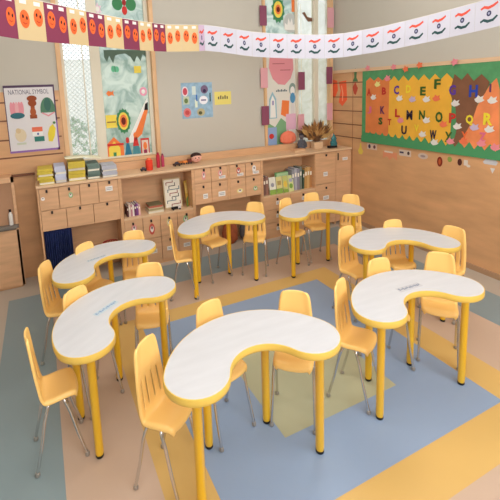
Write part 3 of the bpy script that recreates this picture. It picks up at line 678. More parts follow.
# vertical card garlands
def garland(px, cards, label, extra):
    th = None
    for j, (x0, x1, t, b, c) in enumerate(cards):
        f_ = wframe(x0, x1, t, b, 'back', .025)
        if th is None: th = thing('card_garland', f_[0], label, 'garland', 'card garlands beside the right window'); o_ = Vector(f_[0]); xs_ = f_[0].x+f_[1].x/2; zt = f_[0].z+f_[2].z
        mb = MB(); mb.flat(f_, RECT, c, 0, .002); rel(mb.build('card', th), o_)
        zb_ = f_[0].z
    y_ = WALL_Y-.0235
    rel(MB().tube([(xs_, y_, 2.55), (xs_, y_, zb_)], .0015, col(222,190,140), 5).build('string', th), o_)
mrn = col(140,78,100); pnk = col(224,165,172)
garland(262, [(258.5,265.5,6,26,mrn),(260,267,-20,-4,pnk),(259.5,266.5,68,88,pnk),(260.5,268,106,125,mrn)], 'hanging string of maroon and pink cards left of the right window', 0)
garland(300, [(297,303.5,72,90,mrn),(297,303,114,130,pnk)], 'hanging string with a maroon card in front of the narrow window mesh', 0)
garland(328, [(326,332.5,8,28,pnk),(325,331,67,84,mrn),(325.5,331,103,120,pnk)], 'hanging string of cards on the right post of the right window', 0)

# ---------------------------------------------------------------- right wall display
def rw(px0, px1, t, b, off=.0125): return wframe(px0, px1, t, b, 'right', off)
y_a, y_b = -.17, -2.05; zb0, zb1 = .985, 1.765
BF = (Vector((-.0125, y_a, zb0)), Vector((0, y_b-y_a, 0)), Vector((0,0,zb1-zb0)), Vector((-1,0,0)))
bd = thing('bulletin_board', BF[0], 'green alphabet bulletin board with orange, yellow and brown paper on the side wall', 'bulletin board')
mb = MB(); mb.flat(BF, RECT, mat('green_felt', (84,150,98), .85, var=.1, scale=20), 0, .008); rel(mb.build('backing', bd), BF[0])
def bu(px, py):                                           # photo point -> board coordinates
    q = P(px, py, 0, -.02); return ((q.y-y_a)/(y_b-y_a), (q.z-zb0)/(zb1-zb0))
def wav(u0, u1, v, amp, n):
    return [(u0+(u1-u0)*i/(2*n), v+(amp if i % 2 else 0)) for i in range(2*n+1)]
or1 = mat('orange_paper', (224,128,68), .8, var=.08, scale=9); ye1 = mat('yellow_paper', (238,178,58), .8, var=.05, scale=9); br1 = mat('brown_paper', (128,84,58), .85, var=.1, scale=10); or2 = mat('coral_paper', (236,138,84), .8, var=.1, scale=9)
ua = bu(366,100)[0]; ub = bu(389,110)[0]; uc = bu(452,100)[0]; ud = bu(470,120)[0]; ue = bu(497,120)[0]
T0 = .015
def paper(nm, poly, M, L): mb = MB(); mb.flat(BF, poly, M, L, .002); rel(mb.build(nm, bd), BF[0])
paper('orange_sheet', [(ua,.14)]+[(ub+.01,.12)]+wav(ua,ub+.01,.86,.05,3)[::-1], or1, 4)
paper('yellow_sheet', [(ub,.12),(uc,.08)]+wav(ub,uc,.84,.07,6)[::-1], ye1, 4.3)
paper('tree_trunk', [bu(*p) for p in ((452,148),(457,130),(456,108),(450,92),(455,74),(462,80),(468,73),(474,81),(482,74),(490,82),(486,92),(478,104),(472,122),(463,138),(455,150))], br1, 5.5)
paper('coral_sheet', [bu(*p) for p in ((452,151),(466,125),(478,105),(490,85),(497,78),(500,90),(500,152),(476,150))], or2, 4.8)
paper('green_grass', [(0,0),(1,0)]+wav(0,1,.085,.075,22)[::-1], mat('grass_paper', (72,148,96), .85), 6.5)
COLS = {'r': col(200,60,50), 'o': col(235,110,60), 'p': col(95,60,150), 'y': col(240,215,60), 'g': col(60,95,40), 'b': col(45,70,170), 'n': col(50,40,60), 'k': col(225,110,140), 'm': col(110,60,90)}
LT = [('A',369.5,92,'r',7),('B',384.5,91,'r',7),('C',397,90,'p',8),('D',409,89,'y',7),('E',423.5,91,'g',7.5),('F',438,84,'g',8),('G',453,90,'p',8),('H',474,91,'b',9),('I',491,88,'m',6),
      ('J',370,110,'k',7),('K',383,110,'m',7.5),('L',398,113,'r',7.5),('M',410,115,'n',8.5),('N',422.5,115,'g',8),('O',439.5,117,'g',9),('P',453,118,'r',8),('Q',470,120,'y',8),('R',488.5,119,'y',9),
      ('S',381,121,'g',7),('T',390,122,'r',6),('U',404.5,130,'n',8),('V',417,128,'y',6),('W',433.5,135,'n',8.5),('X',449,137,'g',8.5),('Y',465,136,'o',7),('Z',483,137,'k',7)]
for ch, px, py, c, h in LT:
    u, v = bu(px, py); hh = .082*h/7; ww = .020*h/7
    if ch == 'I': ww *= .3
    mb = MB(); f_ = sub(BF, u-ww*.75, v-hh*.6, u+ww*.75, v+hh*.6)
    text_on(mb, ch, f_, COLS[c], lift=.0155, bold=.04)
    q = rel(mb.build('letter', bd), BF[0]); q['label'] = 'letter ' + ch
# little animal and flower cut-outs by the letters
CU = [(374,97,'w'),(378,84,'y'),(388,78,'k'),(400,98,'w'),(413,99,'l'),(427,99,'w'),(437,98,'o'),(456,103,'w'),(480,99,'w'),(493,100,'w'),(401,120,'k'),(427,120,'w'),(444,124,'o'),(458,126,'w'),(475,127,'l'),(490,129,'w'),(423,134,'w'),(435,142,'w'),(451,141,'k'),(464,141,'o'),(482,143,'k'),(496,147,'k')]
cc = {'w': col(226,220,214), 'y': col(232,222,140), 'k': col(232,140,150), 'l': col(196,176,200), 'o': col(236,120,80)}
for px, py, c in CU:
    u, v = bu(px, py); mb = MB(); f_ = sub(BF, u-.022, v-.04, u+.022, v+.04)
    mb.flat(f_, [(.1,.2),(.35,0),(.7,.1),(1,.35),(.8,.55),(.9,.95),(.6,.75),(.35,1),(.2,.65),(0,.5)], cc[c], 12, .0012); rel(mb.build('cutout', bd), BF[0])
for px, py, c in ((369,68,'k'),(395,67,'k'),(407,69,'o'),(421,65,'o'),(456,62,'k')):
    u, v = bu(px, py); mb = MB(); f_ = sub(BF, u-.02, v-.045, u+.02, v+.045)
    mb.flat(f_, [(.5+.5*(1 if k%2 else .6)*math.cos(k*PI/5), .5+.5*(1 if k%2 else .6)*math.sin(k*PI/5)) for k in range(10)], cc[c], 0, .0012)
    for k, vv in enumerate(mb.v): mb.v[k] = (vv[0]-.026, vv[1], vv[2])
    q = rel(mb.build('paper_flower', bd), BF[0])
# bits stuck on the panelling under the board
def wsticker(name, label, px, shapes):
    f_ = rw(*px, .0132); mb = MB()
    for i, (pl, c) in enumerate(shapes): mb.flat(f_, pl, c, i, .0009)
    for k, v in enumerate(mb.v): mb.v[k] = tuple(Vector(v)-f_[0])
    tag(mb.build(name, None, loc=f_[0]), label, 'sticker', 'small stickers under the bulletin board')
wsticker('wall_sticker', 'yellow pear sticker under the left corner of the bulletin board', (359,364,143,154), [([(.2,0),(.8,0),(1,.3),(.7,.6),(.6,1),(.4,1),(.3,.6),(0,.3)], col(226,200,90))])
wsticker('wall_sticker', 'white sticker with two dark marks under the left of the bulletin board', (368,378,143.5,149.5), [(RECT, col(214,190,172)), (E_(.25,.5,.12,.35), col(70,60,80)), (E_(.75,.5,.12,.3), col(110,70,70))])
wsticker('wall_sticker', 'salmon sticker with pale top, second from the left under the board', (384,398,151,160), [([(0,.1),(.3,.4),(.5,0),(.7,.4),(1,.1),(1,.9),(0,.9)], col(226,150,112)), (R_(.1,.8,.7,.98), col(220,205,190))])
wsticker('wall_sticker', 'white word strip sticker under the letter L of the board', (400,412,150,156), [(RECT, col(214,196,180)), (R_(.05,.4,.4,.7), col(80,70,90)), (E_(.8,.55,.1,.3), col(70,50,50))])
wsticker('wall_sticker', 'pale oval sticker under the letter O of the board', (419,429,153,159), [(E_(.5,.5,.5,.5), col(206,186,172)), (E_(.5,.5,.25,.2), col(160,140,140))])
wsticker('wall_sticker', 'dark red oval sticker with a seed mark under the board', (438,443.5,156.5,166.5), [(E_(.5,.5,.5,.5), col(130,45,30)), (E_(.5,.5,.2,.3), col(190,90,50))])
wsticker('wall_sticker', 'small green leaf sticker right of the red oval under the board', (448.5,453,156.5,162), [(E_(.5,.5,.5,.5), col(140,160,80))])
wsticker('wall_sticker', 'small dark berry sticker right of the green leaf under the board', (458.5,463,158.5,165.5), [(E_(.5,.5,.5,.5), col(80,40,35))])
wsticker('wall_sticker', 'white drawing sticker right of the dark berry under the board', (464,472,160,167), [(R_(.1,.2,.6,1), col(222,208,196)), (E_(.7,.2,.25,.2), col(222,208,196))])
wsticker('wall_sticker', 'white cloud strip sticker at the far right under the board', (484,499,158.5,164.5), [([(0,.3),(.2,1),(.5,.8),(.8,1),(1,.5),(.9,0),(.1,0)], col(206,206,210))])
wsticker('wall_sticker', 'tiny white triangle sticker below the cloud strip at the right', (491,496,168,173.5), [([(0,1),(1,1),(.5,0)], col(222,214,210))])
# papers on the grooved panel between window and board
wsticker('paper_bird', 'orange-red paper bird shape on the grooved wood, left of the other one', (331.5,338.8,79,98), [([(.1,1),(.9,.9),(1,.4),(.6,.0),(.3,.1),(0,.5)], col(244,104,66))])
wsticker('paper_bird', 'long orange-red paper shape hanging on the grooved wood beside its twin', (338.8,348,80.5,106), [([(.1,.95),(.9,1),(1,.25),(.5,0),(.1,.15),(.3,.6)], col(244,104,66)), (stroke([(.4,.8),(.55,.5),(.5,.2)],.06), col(250,160,120))])
wsticker('paper_figure', 'small green and red paper figure on the grooved wood beside the board', (353.5,359,68,95), [([(.5,1),(.75,.85),(.7,.65),(1,.5),(.0,.5),(.3,.65),(.25,.85)], col(80,120,80)), ([(.5,.48),(1,.25),(.6,0),(.3,.05),(0,.28)], col(190,80,60))])

# ---------------------------------------------------------------- buntings
HB = .2
def bpt(px, top, h): return PD(px, top, HB*F/h)
def interp(tab, x):
    for a, b in zip(tab, tab[1:]):
        if x <= b[0]: break
    t = (x-a[0])/(b[0]-a[0]); return [a[k]+(b[k]-a[k])*t for k in (1, 2)]
TAB = [(-60,-22,50),(-30,-15,45.5),(0,-7,43),(14,-4,42),(43,2,39),(66,7,36),(86,11.5,33.5),(104,15,31.5),(122,18.5,30),(138,21,28.5),(152,23,27.5),(165,24.5,26.5),(181,25,26),(198,25,25.5),
       (204,25,25),(220,27,24.6),(236,29.5,24.4),(252,32,24),(270,33.5,23.7),(287,34.3,23.5),(305,34.8,23.3),(325,34.9,23.2),(344,33.5,23.2),(363,30.2,23.5),(384,26.3,24.2),(406,21,25),(428.5,15.5,26),(451,9.5,27),(475,3,28.3),(505,-6,30),(540,-17,32)]
def card(th, org, pa, pb, M, name='card'):
    A = bpt(pa, *interp(TAB, pa)); B_ = bpt(pb, *interp(TAB, pb))
    U = B_-A; dn = Vector((0,0,-HB)); N = U.cross(Vector((0,0,1))).normalized()
    if N.dot(CAM-A) < 0: N = -N
    f_ = (A+dn, U, -dn, N); mb = MB(); mb.flat(f_, RECT, M, 0, .0015); q = rel(mb.build(name, th), org); return f_, q
def string(th, org, xs_):
    pts = [bpt(x, *interp(TAB, x))+Vector((0,0,.001)) for x in xs_]
    if xs_[0] < 0: pts.insert(0, Vector((LX, pts[0].y-.25, pts[0].z+.12)))
    else: pts.append(Vector((0, pts[-1].y-.35, pts[-1].z+.15)))
    rel(MB().tube(pts, .002, col(220,215,205), 6).build('string', th), org)
crm = col(208,184,140); mar = col(132,58,84); face = col(236,104,52)
org = bpt(0, *interp(TAB, 0)); sb = thing('bunting', org, 'bunting of maroon and cream cards with orange faces, top left', 'bunting')
bounds = [-38,-14,14,43,66,86,104,122,138,152,165,181,198]
for i in range(len(bounds)-1):
    M = mar if i in (1,3,5,7,9) else crm
    f_, q = card(sb, org, bounds[i], bounds[i+1]-.2, M)
    for k, u in enumerate((.27, .76) if i != 1 else (.15, .78)):
        v = .52+(.06 if (i+k) % 2 else -.02); mb = MB()
        mb.flat(f_, E_(u, v, .165, .22), face, 1.2); mb.flat(f_, E_(u-.06, v+.06, .028, .045, 10), black, 2.4); mb.flat(f_, E_(u+.07, v+.03, .028, .045, 10), black, 2.4)
        mb.flat(f_, stroke([(u-.07, v-.08), (u, v-.12), (u+.07, v-.09)], .012), col(190,70,40), 2.4)
        mb.build('smiley_face', q); 
        mb = MB(); mb.flat(f_, R_(u-.13, .86, u+.1, .955), col(240,228,224), 1.2); mb.build('name_tag', q)
string(sb, org, [x for x in range(-38, 199, 12)]+[198])
org = bpt(204, *interp(TAB, 204)); fb = thing('bunting', org, 'white bunting of cards with orange and green swirls, running to the right', 'bunting')
bounds = [198.3,204,220,236,252,269.5,287,305,324.5,343.5,362.5,383.5,405.5,428.5,451,476,505,538]
wcd = mat('white_card', (196,194,206), .7)
sal = col(214,84,66); grn = col(46,76,76)
for i in range(len(bounds)-1):
    f_, q = card(fb, org, bounds[i], bounds[i+1]-.25, wcd if i else col(196,172,196))
    mb = MB(); W_ = .30 if i else .4
    mb.flat(f_, stroke([(.5-W_, .70), (.5-W_*.6, .755), (.5-W_*.1, .70), (.5+W_*.5, .74), (.5+W_, .82)], .05), sal, 1.2)
    mb.flat(f_, stroke([(.5-W_, .27), (.5-W_*.6, .32), (.5-W_*.1, .25), (.5+W_*.5, .26), (.5+W_, .38)], .05), grn, 1.2)
    mb.flat(f_, E_(.5, .51, .085, .095, 16), col(60,60,90), 1.2); mb.flat(f_, E_(.5, .51, .04, .045, 10), col(150,150,175), 2.4)
    mb.build('flag_drawing', q)
string(fb, org, bounds)

# ---------------------------------------------------------------- things on the countertop and shelves
ORD = ['bottom', 'second from bottom', 'third from bottom', 'fourth from bottom', 'fifth from bottom', 'top']
def pile(px0, px1, ptop, c, nm, where, n=6, depth=.20, jag=.014):
    x0, x1 = fx(px0, 178)+.004, fx(px1, 178)-.004; h = fz((px0+px1)/2, ptop)-CT; t = h/n
    for i in range(n):
        dx, dy = random.uniform(-jag, jag)*.5, random.uniform(0, jag*2); o_ = ((x0+x1)/2+dx, .02+dy, CT+.0005+i*t)
        b = thing('exercise_book', o_, '%s exercise book, %s of the %s pile on the cabinet' % (nm, ORD[i], where), 'book', '%s exercise books in the %s pile' % (nm, where))
        w2_ = (x1-x0)/2-.004; MB().box((-w2_, 0, t*.12), (w2_-.003, depth, t*.86), col(232,226,210)).build('pages', b)
        mb = MB(); mb.box((-w2_-.001, -.002, 0), (w2_, depth+.002, t*.12), c); mb.box((-w2_-.001, -.002, t*.86), (w2_, depth+.002, t*.97), c); (mb.box((-w2_-.001, -.004, 0), (w2_, -.002, t*.97), c) if i % 3 else None); mb.build('cover', b)
pile(37, 54.5, 170, mat('yellow_cover', (208,186,62), .5, var=.1, scale=30), 'yellow', 'leftmost')
pile(55, 68, 166.5, col(196,200,220), 'pale blue', 'second')
pile(68.5, 87.5, 162, mat('yellow_cover2', (204,180,58), .5, var=.1, scale=30), 'yellow', 'middle')
pile(88, 102, 164, col(112,132,124), 'grey green', 'fourth')
pile(102.5, 119, 166, col(186,186,196), 'light grey', 'rightmost')
bk = thing('loose_paper', (fx(85,165), .03, CT+.185), 'curled cream paper lying across the tops of the book piles', 'paper'); 
vs = []; n = 14
za, zb_, zc = fz(62,166)-0, fz(84,160), fz(106,167)
for i in range(n+1):
    t = i/n; x = fx(66,168)+(fx(103,168)-fx(66,168))*t; z = max(zb_+.012-.02*abs(t-.35)**1.2*2, CT+.2)-.0
    for y in (.03, .2): vs.append((x, y, z-.05*max(0, t-.5)))
mb = MB(); mb.add(vs, [(2*i, 2*i+2, 2*i+3, 2*i+1) for i in range(n)], col(238,232,200)); q = mb.build('sheet', bk, True); rel(q, bk.location); sd = q.modifiers.new('t', 'SOLIDIFY'); sd.thickness = .003
# small things standing on the counter between the windows
def on_counter(px, py, y=.12): q = P(px, py, 2, CT+.0005); return Vector((q.x, q.y, CT+.0005))
def cyl_thing(name, label, cat, px, pbase, r, h, c, capc=None):
    p = on_counter(px, pbase); th = thing(name, p, label, cat)
    MB().lathe((0,0,0), [(r*.9,0),(r,.006),(r,h*.8),(r*.7,h*.86)], c, 16).build('body', th, True)
    MB().lathe((0,0,h*.86), [(r*.7,0),(r*.55,h*.13)], capc or c, 14).build('lid', th, True)
cyl_thing('pencil_pot', 'bright red pot on the countertop below the left window', 'pot', 149.5, 170, .034, .115, col(232,70,48), col(240,110,70))
cyl_thing('bottle', 'slim crimson bottle on the countertop right of the red pot', 'bottle', 158.5, 167.5, .018, .15, col(196,50,70), col(150,40,60))
cyl_thing('bottle', 'slim pinkish bottle at the right of the crimson bottle on the countertop', 'bottle', 163, 166.5, .016, .13, col(190,70,100), col(120,50,80))
p = on_counter(143.5, 171); th = thing('toy_car', p, 'tiny dark toy car on the countertop left of the red pot', 'toy')
mb = MB().box((-.028,-.012,.008), (.028,.012,.024), col(70,60,70)); mb.box((-.014,-.011,.024),(.014,.011,.036), col(90,90,100)); mb.build('body', th, bevel=.003)
for sx in (-1,1):
    for sy in (-1,1): MB().tube([(sx*.017, sy*.009, .008), (sx*.017, sy*.015, .008)], .008, blackr, 12).build('wheel', th, True)
p = on_counter(185, 164); th = thing('toy_tray', p, 'orange and brown toy train on the countertop beside the doll', 'toy')
for k, c in enumerate((col(196,120,60), col(232,140,70), col(120,60,50))):
    mb = MB().box((-.075+k*.052, -.018, .008), (-.03+k*.052, .018, .036+.01*(k==2)), c); mb.build('wagon', th, bevel=.003)
for k in range(6): MB().tube([(-.066+k*.025, -.021, .009), (-.066+k*.025, -.017, .009)], .009, blackr, 12).build('wheel', th, True)
p = on_counter(177, 166); th = thing('toy_car', p, 'dark toy car with a domed roof left of the toy train', 'toy')
mb = MB().box((-.04,-.016,.008), (.035,.016,.026), col(80,55,45)); mb.ball((0,0,.026), .02, col(60,60,75), 12, (1.2,.8,.8)); mb.build('body', th, bevel=.002)
for sx in (-1,1): MB().tube([(sx*.022, -.019, .009), (sx*.022, -.014, .009)], .009, blackr, 12).build('wheel', th, True)
p = on_counter(196.5, 163); th = thing('doll', p, 'pink faced doll head with dark hair on the countertop', 'doll')
pinkm = col(236,178,160); MB().ball((0,0,.055), .048, pinkm, 18, (1.15,.9,1.0)).build('head', th, True)
mb = MB(); mb.ball((0,.008,.072), .048, col(60,40,36), 18, (1.2,.95,.75)); mb.build('hair', th, True)
mb = MB(); mb.ball((-.022,-.042,.058), .006, black, 8); mb.ball((.012,-.044,.058), .006, black, 8); mb.build('eye', th, True); MB().ball((-.004,-.045,.04), .006, col(205,90,90), 8, (1.6,.6,.6)).build('mouth', th, True)
# left shelf (unit B)
def row(px_list, pb_y, z, y, hs, cols, group, labels, nm='storybook', depth=.12, tilt=None):
    for i in range(len(px_list)-1):
        x0 = P(px_list[i], pb_y, 1, y).x; x1 = P(px_list[i+1], pb_y, 1, y).x; t = max(.004, (x1-x0)-.002); h = hs[i]
        b = thing(nm, (x0+t/2, y, z+.0008), labels[i], 'book', group); 
        if tilt and tilt[i]: b.rotation_euler = (0, tilt[i], 0)
        MB().box((-t*.36, .003, .002), (t*.36, depth, h-.003), col(235,230,218)).build('pages', b)
        mb = MB(); mb.box((-t/2, 0, 0), (-t*.36, depth+.002, h), cols[i]); mb.box((t*.36, 0, 0), (t/2, depth+.002, h), cols[i]); mb.box((-t*.36, 0, 0), (t*.36, .003, h), cols[i]); mb.build('cover', b)
        mb = MB(); mb.box((-t*.3, -.0008, h*.62), (t*.3, 0, h*.8), col(240,232,215)); mb.build('spine_label', b)
bl = ['brown', 'cream', 'dusty pink', 'white', 'purple', 'violet', 'pale pink']
row([127,128.8,130.8,132.6,134.4,136.6,138.6,140.6], 210, ZS_B, .05, [.10,.115,.11,.105,.11,.115,.10], [col(90,60,60),col(225,205,190),col(190,130,140),col(235,225,220),col(110,60,100),col(130,80,140),col(225,180,180)], 'small storybooks on the maze board shelf', ['%s small storybook standing at the left of the maze board shelf' % c for c in bl])
bx0 = P(147, 208, 1, .05).x
for j, (w_, c, lab, y_) in enumerate(((.15, col(222,214,196), 'bottom', 0), (.14, col(160,150,110), 'middle', 0), (.13, col(186,100,80), 'top', 0))):
    b = thing('flat_box', (bx0+.085, .04, ZS_B+.0005+j*.026), '%s box of the low pile of three boxes left of the maze board' % lab, 'box', 'low boxes on the maze board shelf')
    MB().box((-w_/2,0,0), (w_/2,.13,.018), c).build('tray', b); MB().box((-w_/2-.002,-.002,.0182), (w_/2+.002,.132,.0255), col(206,190,160) if j != 2 else col(120,110,80)).build('lid', b)
# maze board leaning
x0 = P(165, 205, 1, .09).x; x1 = P(182.5, 203, 1, .09).x; zt = P(173, 177.5, 1, .15).z
mz = thing('maze_board', (x0, .09, ZS_B), 'white framed maze board with red and blue lines leaning in the shelf', 'board')
O = Vector((0,0,.001)); U = Vector((x1-x0,0,0)); V = Vector((0,.05,zt-ZS_B)); N = Vector((0,-1,.17)).normalized(); f5 = (O, U, V, N)
mb = MB(); mb.flat(f5, RECT, col(196,170,130), 0, .006); mb.build('frame', mz); mb = MB(); mb.flat(f5, R_(.06,.05,.94,.95), col(232,224,208), 6, .0011); mb.build('sheet', mz)
mb = MB()
for k in range(7):
    v = .14+k*.12; a, b = sorted((random.uniform(.1,.5), random.uniform(.5,.9))); c = (col(150,70,60), col(80,110,120), col(70,60,60))[k % 3]
    mb.flat(f5, R_(a, v-.012, b, v+.012), c, 7.3, .0011); mb.flat(f5, R_(b-.02, v-.012, b+.02, min(.92, v+.1)), c, 7.3, .0011); mb.flat(f5, R_(a-.02, max(.06, v-.09), a+.02, v), c, 7.3, .0011)
mb.build('maze_lines', mz)
th = thing('toy_car', (P(176, 208, 1, .03).x, .03, ZS_B+.0005), 'small black and white toy car in front of the maze board', 'toy')
MB().box((-.045,-.012,.008), (.02,.014,.03), black).build('body', th, bevel=.004); MB().box((.02,-.012,.006), (.05,.014,.036), col(225,215,210)).build('cab', th, bevel=.003)
for sx in (-.03, .035): MB().tube([(sx, -.016, .009), (sx, -.012, .009)], .009, blackr, 12).build('wheel', th, True)
x0 = P(186.5, 205, 1, .07).x; x1 = XC0-.02
fo = thing('folder', (x0, .07, ZS_B), 'upright mustard and green folder leaning at the right end of the maze shelf', 'folder')
f6 = (Vector((0,0,.001)), Vector((x1-x0,.03,0)), Vector((.0,.06,P(190,181,1,.1).z-ZS_B)), Vector((0,-1,.2)).normalized()); mb = MB()
mb.flat(f6, RECT, col(198,158,70), 0, .012); mb.build('cover', fo); mb = MB(); mb.flat(f6, [(0,0),(.6,0),(.9,.4),(.1,.3)], col(110,130,70), 7, .0018); mb.flat(f6, R_(.15,.5,.8,.9), col(214,184,110), 7, .0018); mb.build('cover_print', fo)
# right shelf (unit D): picture books
zS = ZS_D
row([263.5,266,268.5], 190, zS, .04, [.20,.205], [col(120,88,80),col(150,110,96)], 'brown books at the left of the picture book shelf', ['dark brown tall book at the far left of the picture book shelf','reddish brown tall book beside the darker one on the picture book shelf'])
def cover_book(px0, px1, pt, pb, y, c, dec_, label, t=.012, lean=.03):
    a = P(px0, (pt+pb)/2, 1, y).x; b_ = P(px1, (pt+pb)/2, 1, y).x; h = P((px0+px1)/2, pt, 1, y+lean).z-zS
    th = thing('picture_book', (a, y, zS+.0005), label, 'book', 'picture books standing cover-out on the shelf')
    f_ = (Vector((0,0,0)), Vector((b_-a,0,0)), Vector((0,lean,h)), Vector((0,-1,lean/h)).normalized()); mb = MB(); mb.flat((f_[0]+Vector((0,t,0)), f_[1], f_[2], f_[3]), R_(.02,.01,.98,.99), col(236,230,218), 0, t); mb.build('pages', th)
    mb = MB(); mb.flat(f_, RECT, c, 0, .002); mb.build('cover', th); mb = MB()
    for k, (pl, c2) in enumerate(dec_): mb.flat(f_, pl, c2, 2+k*.5, .0011)
    mb.build('cover_picture', th)
gr_ = col(140,170,80); ww_ = col(228,224,208)
cover_book(270,276.5,177,196.5,.03, ww_, [(R_(0,0,1,.28), gr_), (E_(.5,.55,.25,.12), col(150,150,160))], 'white picture book with green foot, leftmost of the cover-out books')
cover_book(277,283,176.5,195,.03, col(216,204,140), [(R_(0,0,1,.3), gr_), (R_(.2,.5,.8,.75), col(176,150,90))], 'cream and green picture book right of the white one')
cover_book(283.5,288.5,175.5,194,.03, col(196,196,120), [(E_(.5,.5,.35,.2), col(226,190,80)), (R_(0,0,1,.2), gr_)], 'yellow green picture book with a yellow sun, third of the cover-out books')
cover_book(289,294,175,193.5,.03, col(210,214,150), [(E_(.5,.35,.35,.15), col(120,160,70)), (R_(.2,.6,.8,.8), col(170,170,190))], 'pale green picture book at the right of the yellow green one')
cover_book(276,292,171.5,180,.10, col(110,160,100), [(R_(.1,.75,.9,.95), col(180,210,160))], 'wide green book lying behind the cover-out picture books')
row([292,294.6,297.2,299.8,302.2], 186, zS, .05, [.235,.25,.24,.255], [col(150,150,158),col(176,176,186),col(140,136,150),col(120,130,120)], 'grey tall books in the middle of the picture book shelf', ['mid grey tall book, first after the cover-out books','light grey tall book, second after the cover-out books','purplish grey tall book, third after the cover-out books','dull green tall book, fourth after the cover-out books'])
row([302.8,304.4,307,309.4,311.8], 183, zS, .05, [.215,.24,.245,.24], [col(70,90,70),col(196,150,90),col(210,170,110),col(186,130,80)], 'tan leaning books at the right of the picture book shelf', ['dark green book leaning at the right part of the picture book shelf','tan book leaning beside the dark green one','light tan book leaning in the middle of the tan ones','brown tan book leaning at the far right of the shelf'], tilt=[.03,.03,.03,.03])
# ornaments under the right window
def counter_pt(px, py): return P(px, py, 2, CT+.0005)
p = Vector((P(288, 138, 1, .285).x, .283, .9755)); th = thing('paper_lantern', p, 'salmon pleated round paper lantern under the right window', 'decoration')
mb = MB(); n = 24; pr = [(.002,0),(.06,.006),(.093,.03),(.098,.07),(.084,.11),(.045,.14),(.004,.15)]
vs = [(r*(1+.10*(k%2))*math.cos(2*PI*k/n), .42*r*(1+.10*(k%2))*math.sin(2*PI*k/n), z) for r, z in pr for k in range(n)]
mb.add(vs, [(i*n+k, i*n+(k+1)%n, (i+1)*n+(k+1)%n, (i+1)*n+k) for i in range(6) for k in range(n)], col(236,128,100)); mb.build('body', th); MB().tube([(0,0,.145),(0,0,.165)], .004, rd, 6).build('hanging_loop', th)
p = Vector((P(301.5, 140, 1, .20).x, .20, CT+.0005)); th = thing('fabric_doll', p, 'dark grey fabric doll slumped under the narrow window mesh', 'doll')
gy = mat('grey_fabric', (84,84,92), .9, var=.3, scale=40); mb = MB(); mb.lathe((0,0,0), [(.05,0),(.052,.03),(.036,.09),(.02,.13)], gy, 16, 1, .7); mb.build('body', th, True)
MB().ball((.0,0,.155), .03, col(108,100,104), 14).build('head', th, True); 
for sx in (-1, 1): MB().tube([(sx*.03,0,.11),(sx*.055,-.01,.07),(sx*.05,-.025,.03)], [.013,.012,.009], gy, 8).build('arm', th, True)
MB().ball((0,.004,.172), .028, col(50,46,56), 12, (1.1,1,.7)).build('hair', th, True)
p = Vector((P(317, 143, 1, .19).x, .19, CT+.0005)); th = thing('dried_flower_arrangement', p, 'brown dried leaf arrangement in a wooden box in the window corner', 'plant')
MB().box((-.062,-.035,0), (.062,.035,.075), wood_light).build('box', th, bevel=.003)
lf = [mat('dry_leaf', (168,118,66), .8, var=.25, scale=20), mat('dry_leaf_dark', (112,78,50), .8), mat('dry_leaf_light', (198,156,96), .8)]
random.seed(3)
mbs = [MB(), MB(), MB()]
for i in range(150):
    a = random.uniform(-1.15, 1.15); b = random.uniform(-.5, .3); L = random.uniform(.10, .30); d = Vector((math.sin(a), b, math.cos(a)*.9+.1)).normalized()
    c = Vector((random.uniform(-.03,.03), 0, .075)); e = c+d*L; s = d.cross(Vector((0,1,.3))).normalized()*random.uniform(.012,.028)
    mbs[i % 3].add([c+d*L*.45, c+d*L*.75+s, e, c+d*L*.75-s], [(0,1,2,3)], lf[i % 3]); mbs[1].tube([c, c+d*L*.5], .0015, lf[1], 4)
for q, nm in zip(mbs, ('leaves', 'stems', 'leaves')): q.build(nm, th)
p = Vector((P(333, 146.5, 1, .10).x, .10, CT+.0005)); th = thing('ornament', p, 'teal ornament figure on a black stand at the end of the countertop', 'ornament')
te = mat('teal_glaze', (48,116,122), .25, var=.25, scale=30)
MB().box((-.065,-.025,0), (.045,.025,.026), black).build('stand', th, bevel=.002)
MB().lathe((.012,0,.0265), [(.042,0),(.048,.02),(.03,.06),(.038,.08),(.02,.11),(.005,.14)], te, 16, 1, .7).build('body', th, True)
MB().ball((-.02,-.005,.065), .022, te, 10).build('head', th, True)
th = thing('wooden_block', (P(303,150,1,.06).x, .08, CT+.0005), 'low wooden box on the countertop below the dried leaves', 'box')
MB().box((-.09,-.0,0), (.05,.09,.02), wood_light).build('base', th, bevel=.002); MB().box((-.092,-.002,.0205), (.052,.092,.03), wood).build('lid', th, bevel=.002)
# under the cabinets
p = Vector((P(111, 246, 1, .10).x, .10, .18)); 
sh = thing('storage_shelf_board', (XA0, .1, .17), 'low wooden shelf board inside the opening beside the blue curtain', 'shelf')
rel(MB().box((fx(76,240), .02, .165), (XB0-.016, .244, .179), wood).build('board', sh), (XA0, .1, .17)); rel(MB().box((fx(76,240), .02, 0), (fx(76,240)+.012, .244, .1645), wood).build('support', sh), (XA0, .1, .17))
th = thing('basket', (p.x, .10, .1795), 'red open basket of dark toys in the gap under the left cabinet', 'basket')
n = 26; mb = MB(); rc = col(176,40,44)
for k in range(n):
    a = 2*PI*k/n; mb.tube([(.052*math.cos(a), .045*math.sin(a), 0), (.066*math.cos(a+.12), .057*math.sin(a+.12), .09)], .0035, rc, 5)
for z, r in ((.003,.053),(.045,.06),(.09,.067)): mb.tube([(r*math.cos(2*PI*k/24), r*.86*math.sin(2*PI*k/24), z) for k in range(25)], .004, rc, 6, False)
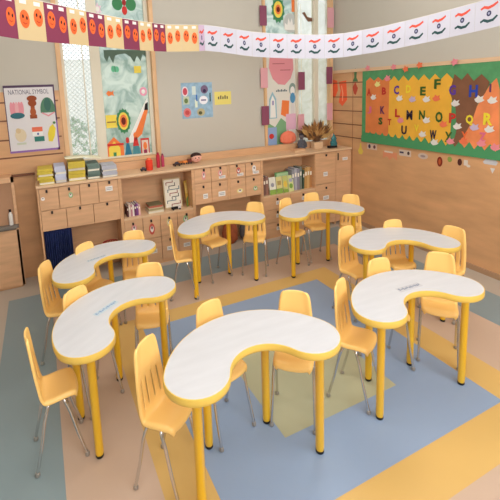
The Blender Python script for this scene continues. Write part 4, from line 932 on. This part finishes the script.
mb.lathe((0,0,0), [(.052,0),(.052,.004)], rc, 24, 1, .86); mb.build('weave', th)
for k in range(5): tag(MB().ball((0,0,0), .02, col(60,30,34) if k % 2 else col(110,40,44), 10).build('toy_ball', None, True, loc=(p.x+.026*math.cos(k*1.26), .10+.022*math.sin(k*1.26), .2045)), 'small dark toy ball in the red basket', 'ball', 'toy balls in the red basket')
fl_z = .0025
th = thing('storage_bag', (P(230,232,1,.12).x, .12, fl_z), 'brown and red round bag on the floor under the labelled cabinets', 'bag')
MB().lathe((0,0,0), [(.05,0),(.085,.04),(.09,.12),(.07,.19),(.035,.235)], mat('rust_fabric', (166,86,52), .8, var=.3, scale=14), 18, 1, .8).build('body', th, True); MB().tube([(-.03,0,.235),(-.025,0,.27),(0,0,.285),(.025,0,.27),(.03,0,.235)], .006, rd, 8).build('handle', th, True)
th = thing('storage_bag', (P(241,230,1,.12).x+.07, .12, fl_z), 'dark grey round bag on the floor right of the rust coloured one', 'bag')
MB().lathe((0,0,0), [(.05,0),(.08,.04),(.085,.13),(.06,.2),(.03,.235)], mat('dark_fabric', (92,88,92), .85, var=.3, scale=14), 18, 1, .8).build('body', th, True); MB().tube([(-.03,0,.235),(-.025,0,.265),(0,0,.28),(.025,0,.265),(.03,0,.235)], .006, black, 8).build('handle', th, True)

# ---------------------------------------------------------------- ceiling lights (above the frame)
for k, (x, y) in enumerate(LIGHT_SPOTS):
    th = thing('ceiling_light', (x, y, CEIL), 'white rectangular ceiling light above the %s of the room' % ('front left', 'front right', 'rear left', 'rear right')[k], 'ceiling light', 'ceiling lights')
    mb = MB()
    for a, b in (((-.58,-.38,-.045),(.58,-.355,0)), ((-.58,.355,-.045),(.58,.38,0)), ((-.58,-.355,-.045),(-.555,.355,0)), ((.555,-.355,-.045),(.58,.355,0))): mb.box(a, b, col(235,235,232))
    mb.build('frame', th)
    MB().box((-.555,-.355,-.03), (.555,.355,-.02), mat('light_diffuser', (255,248,238), .5, emit=2.0)).build('diffuser', th)
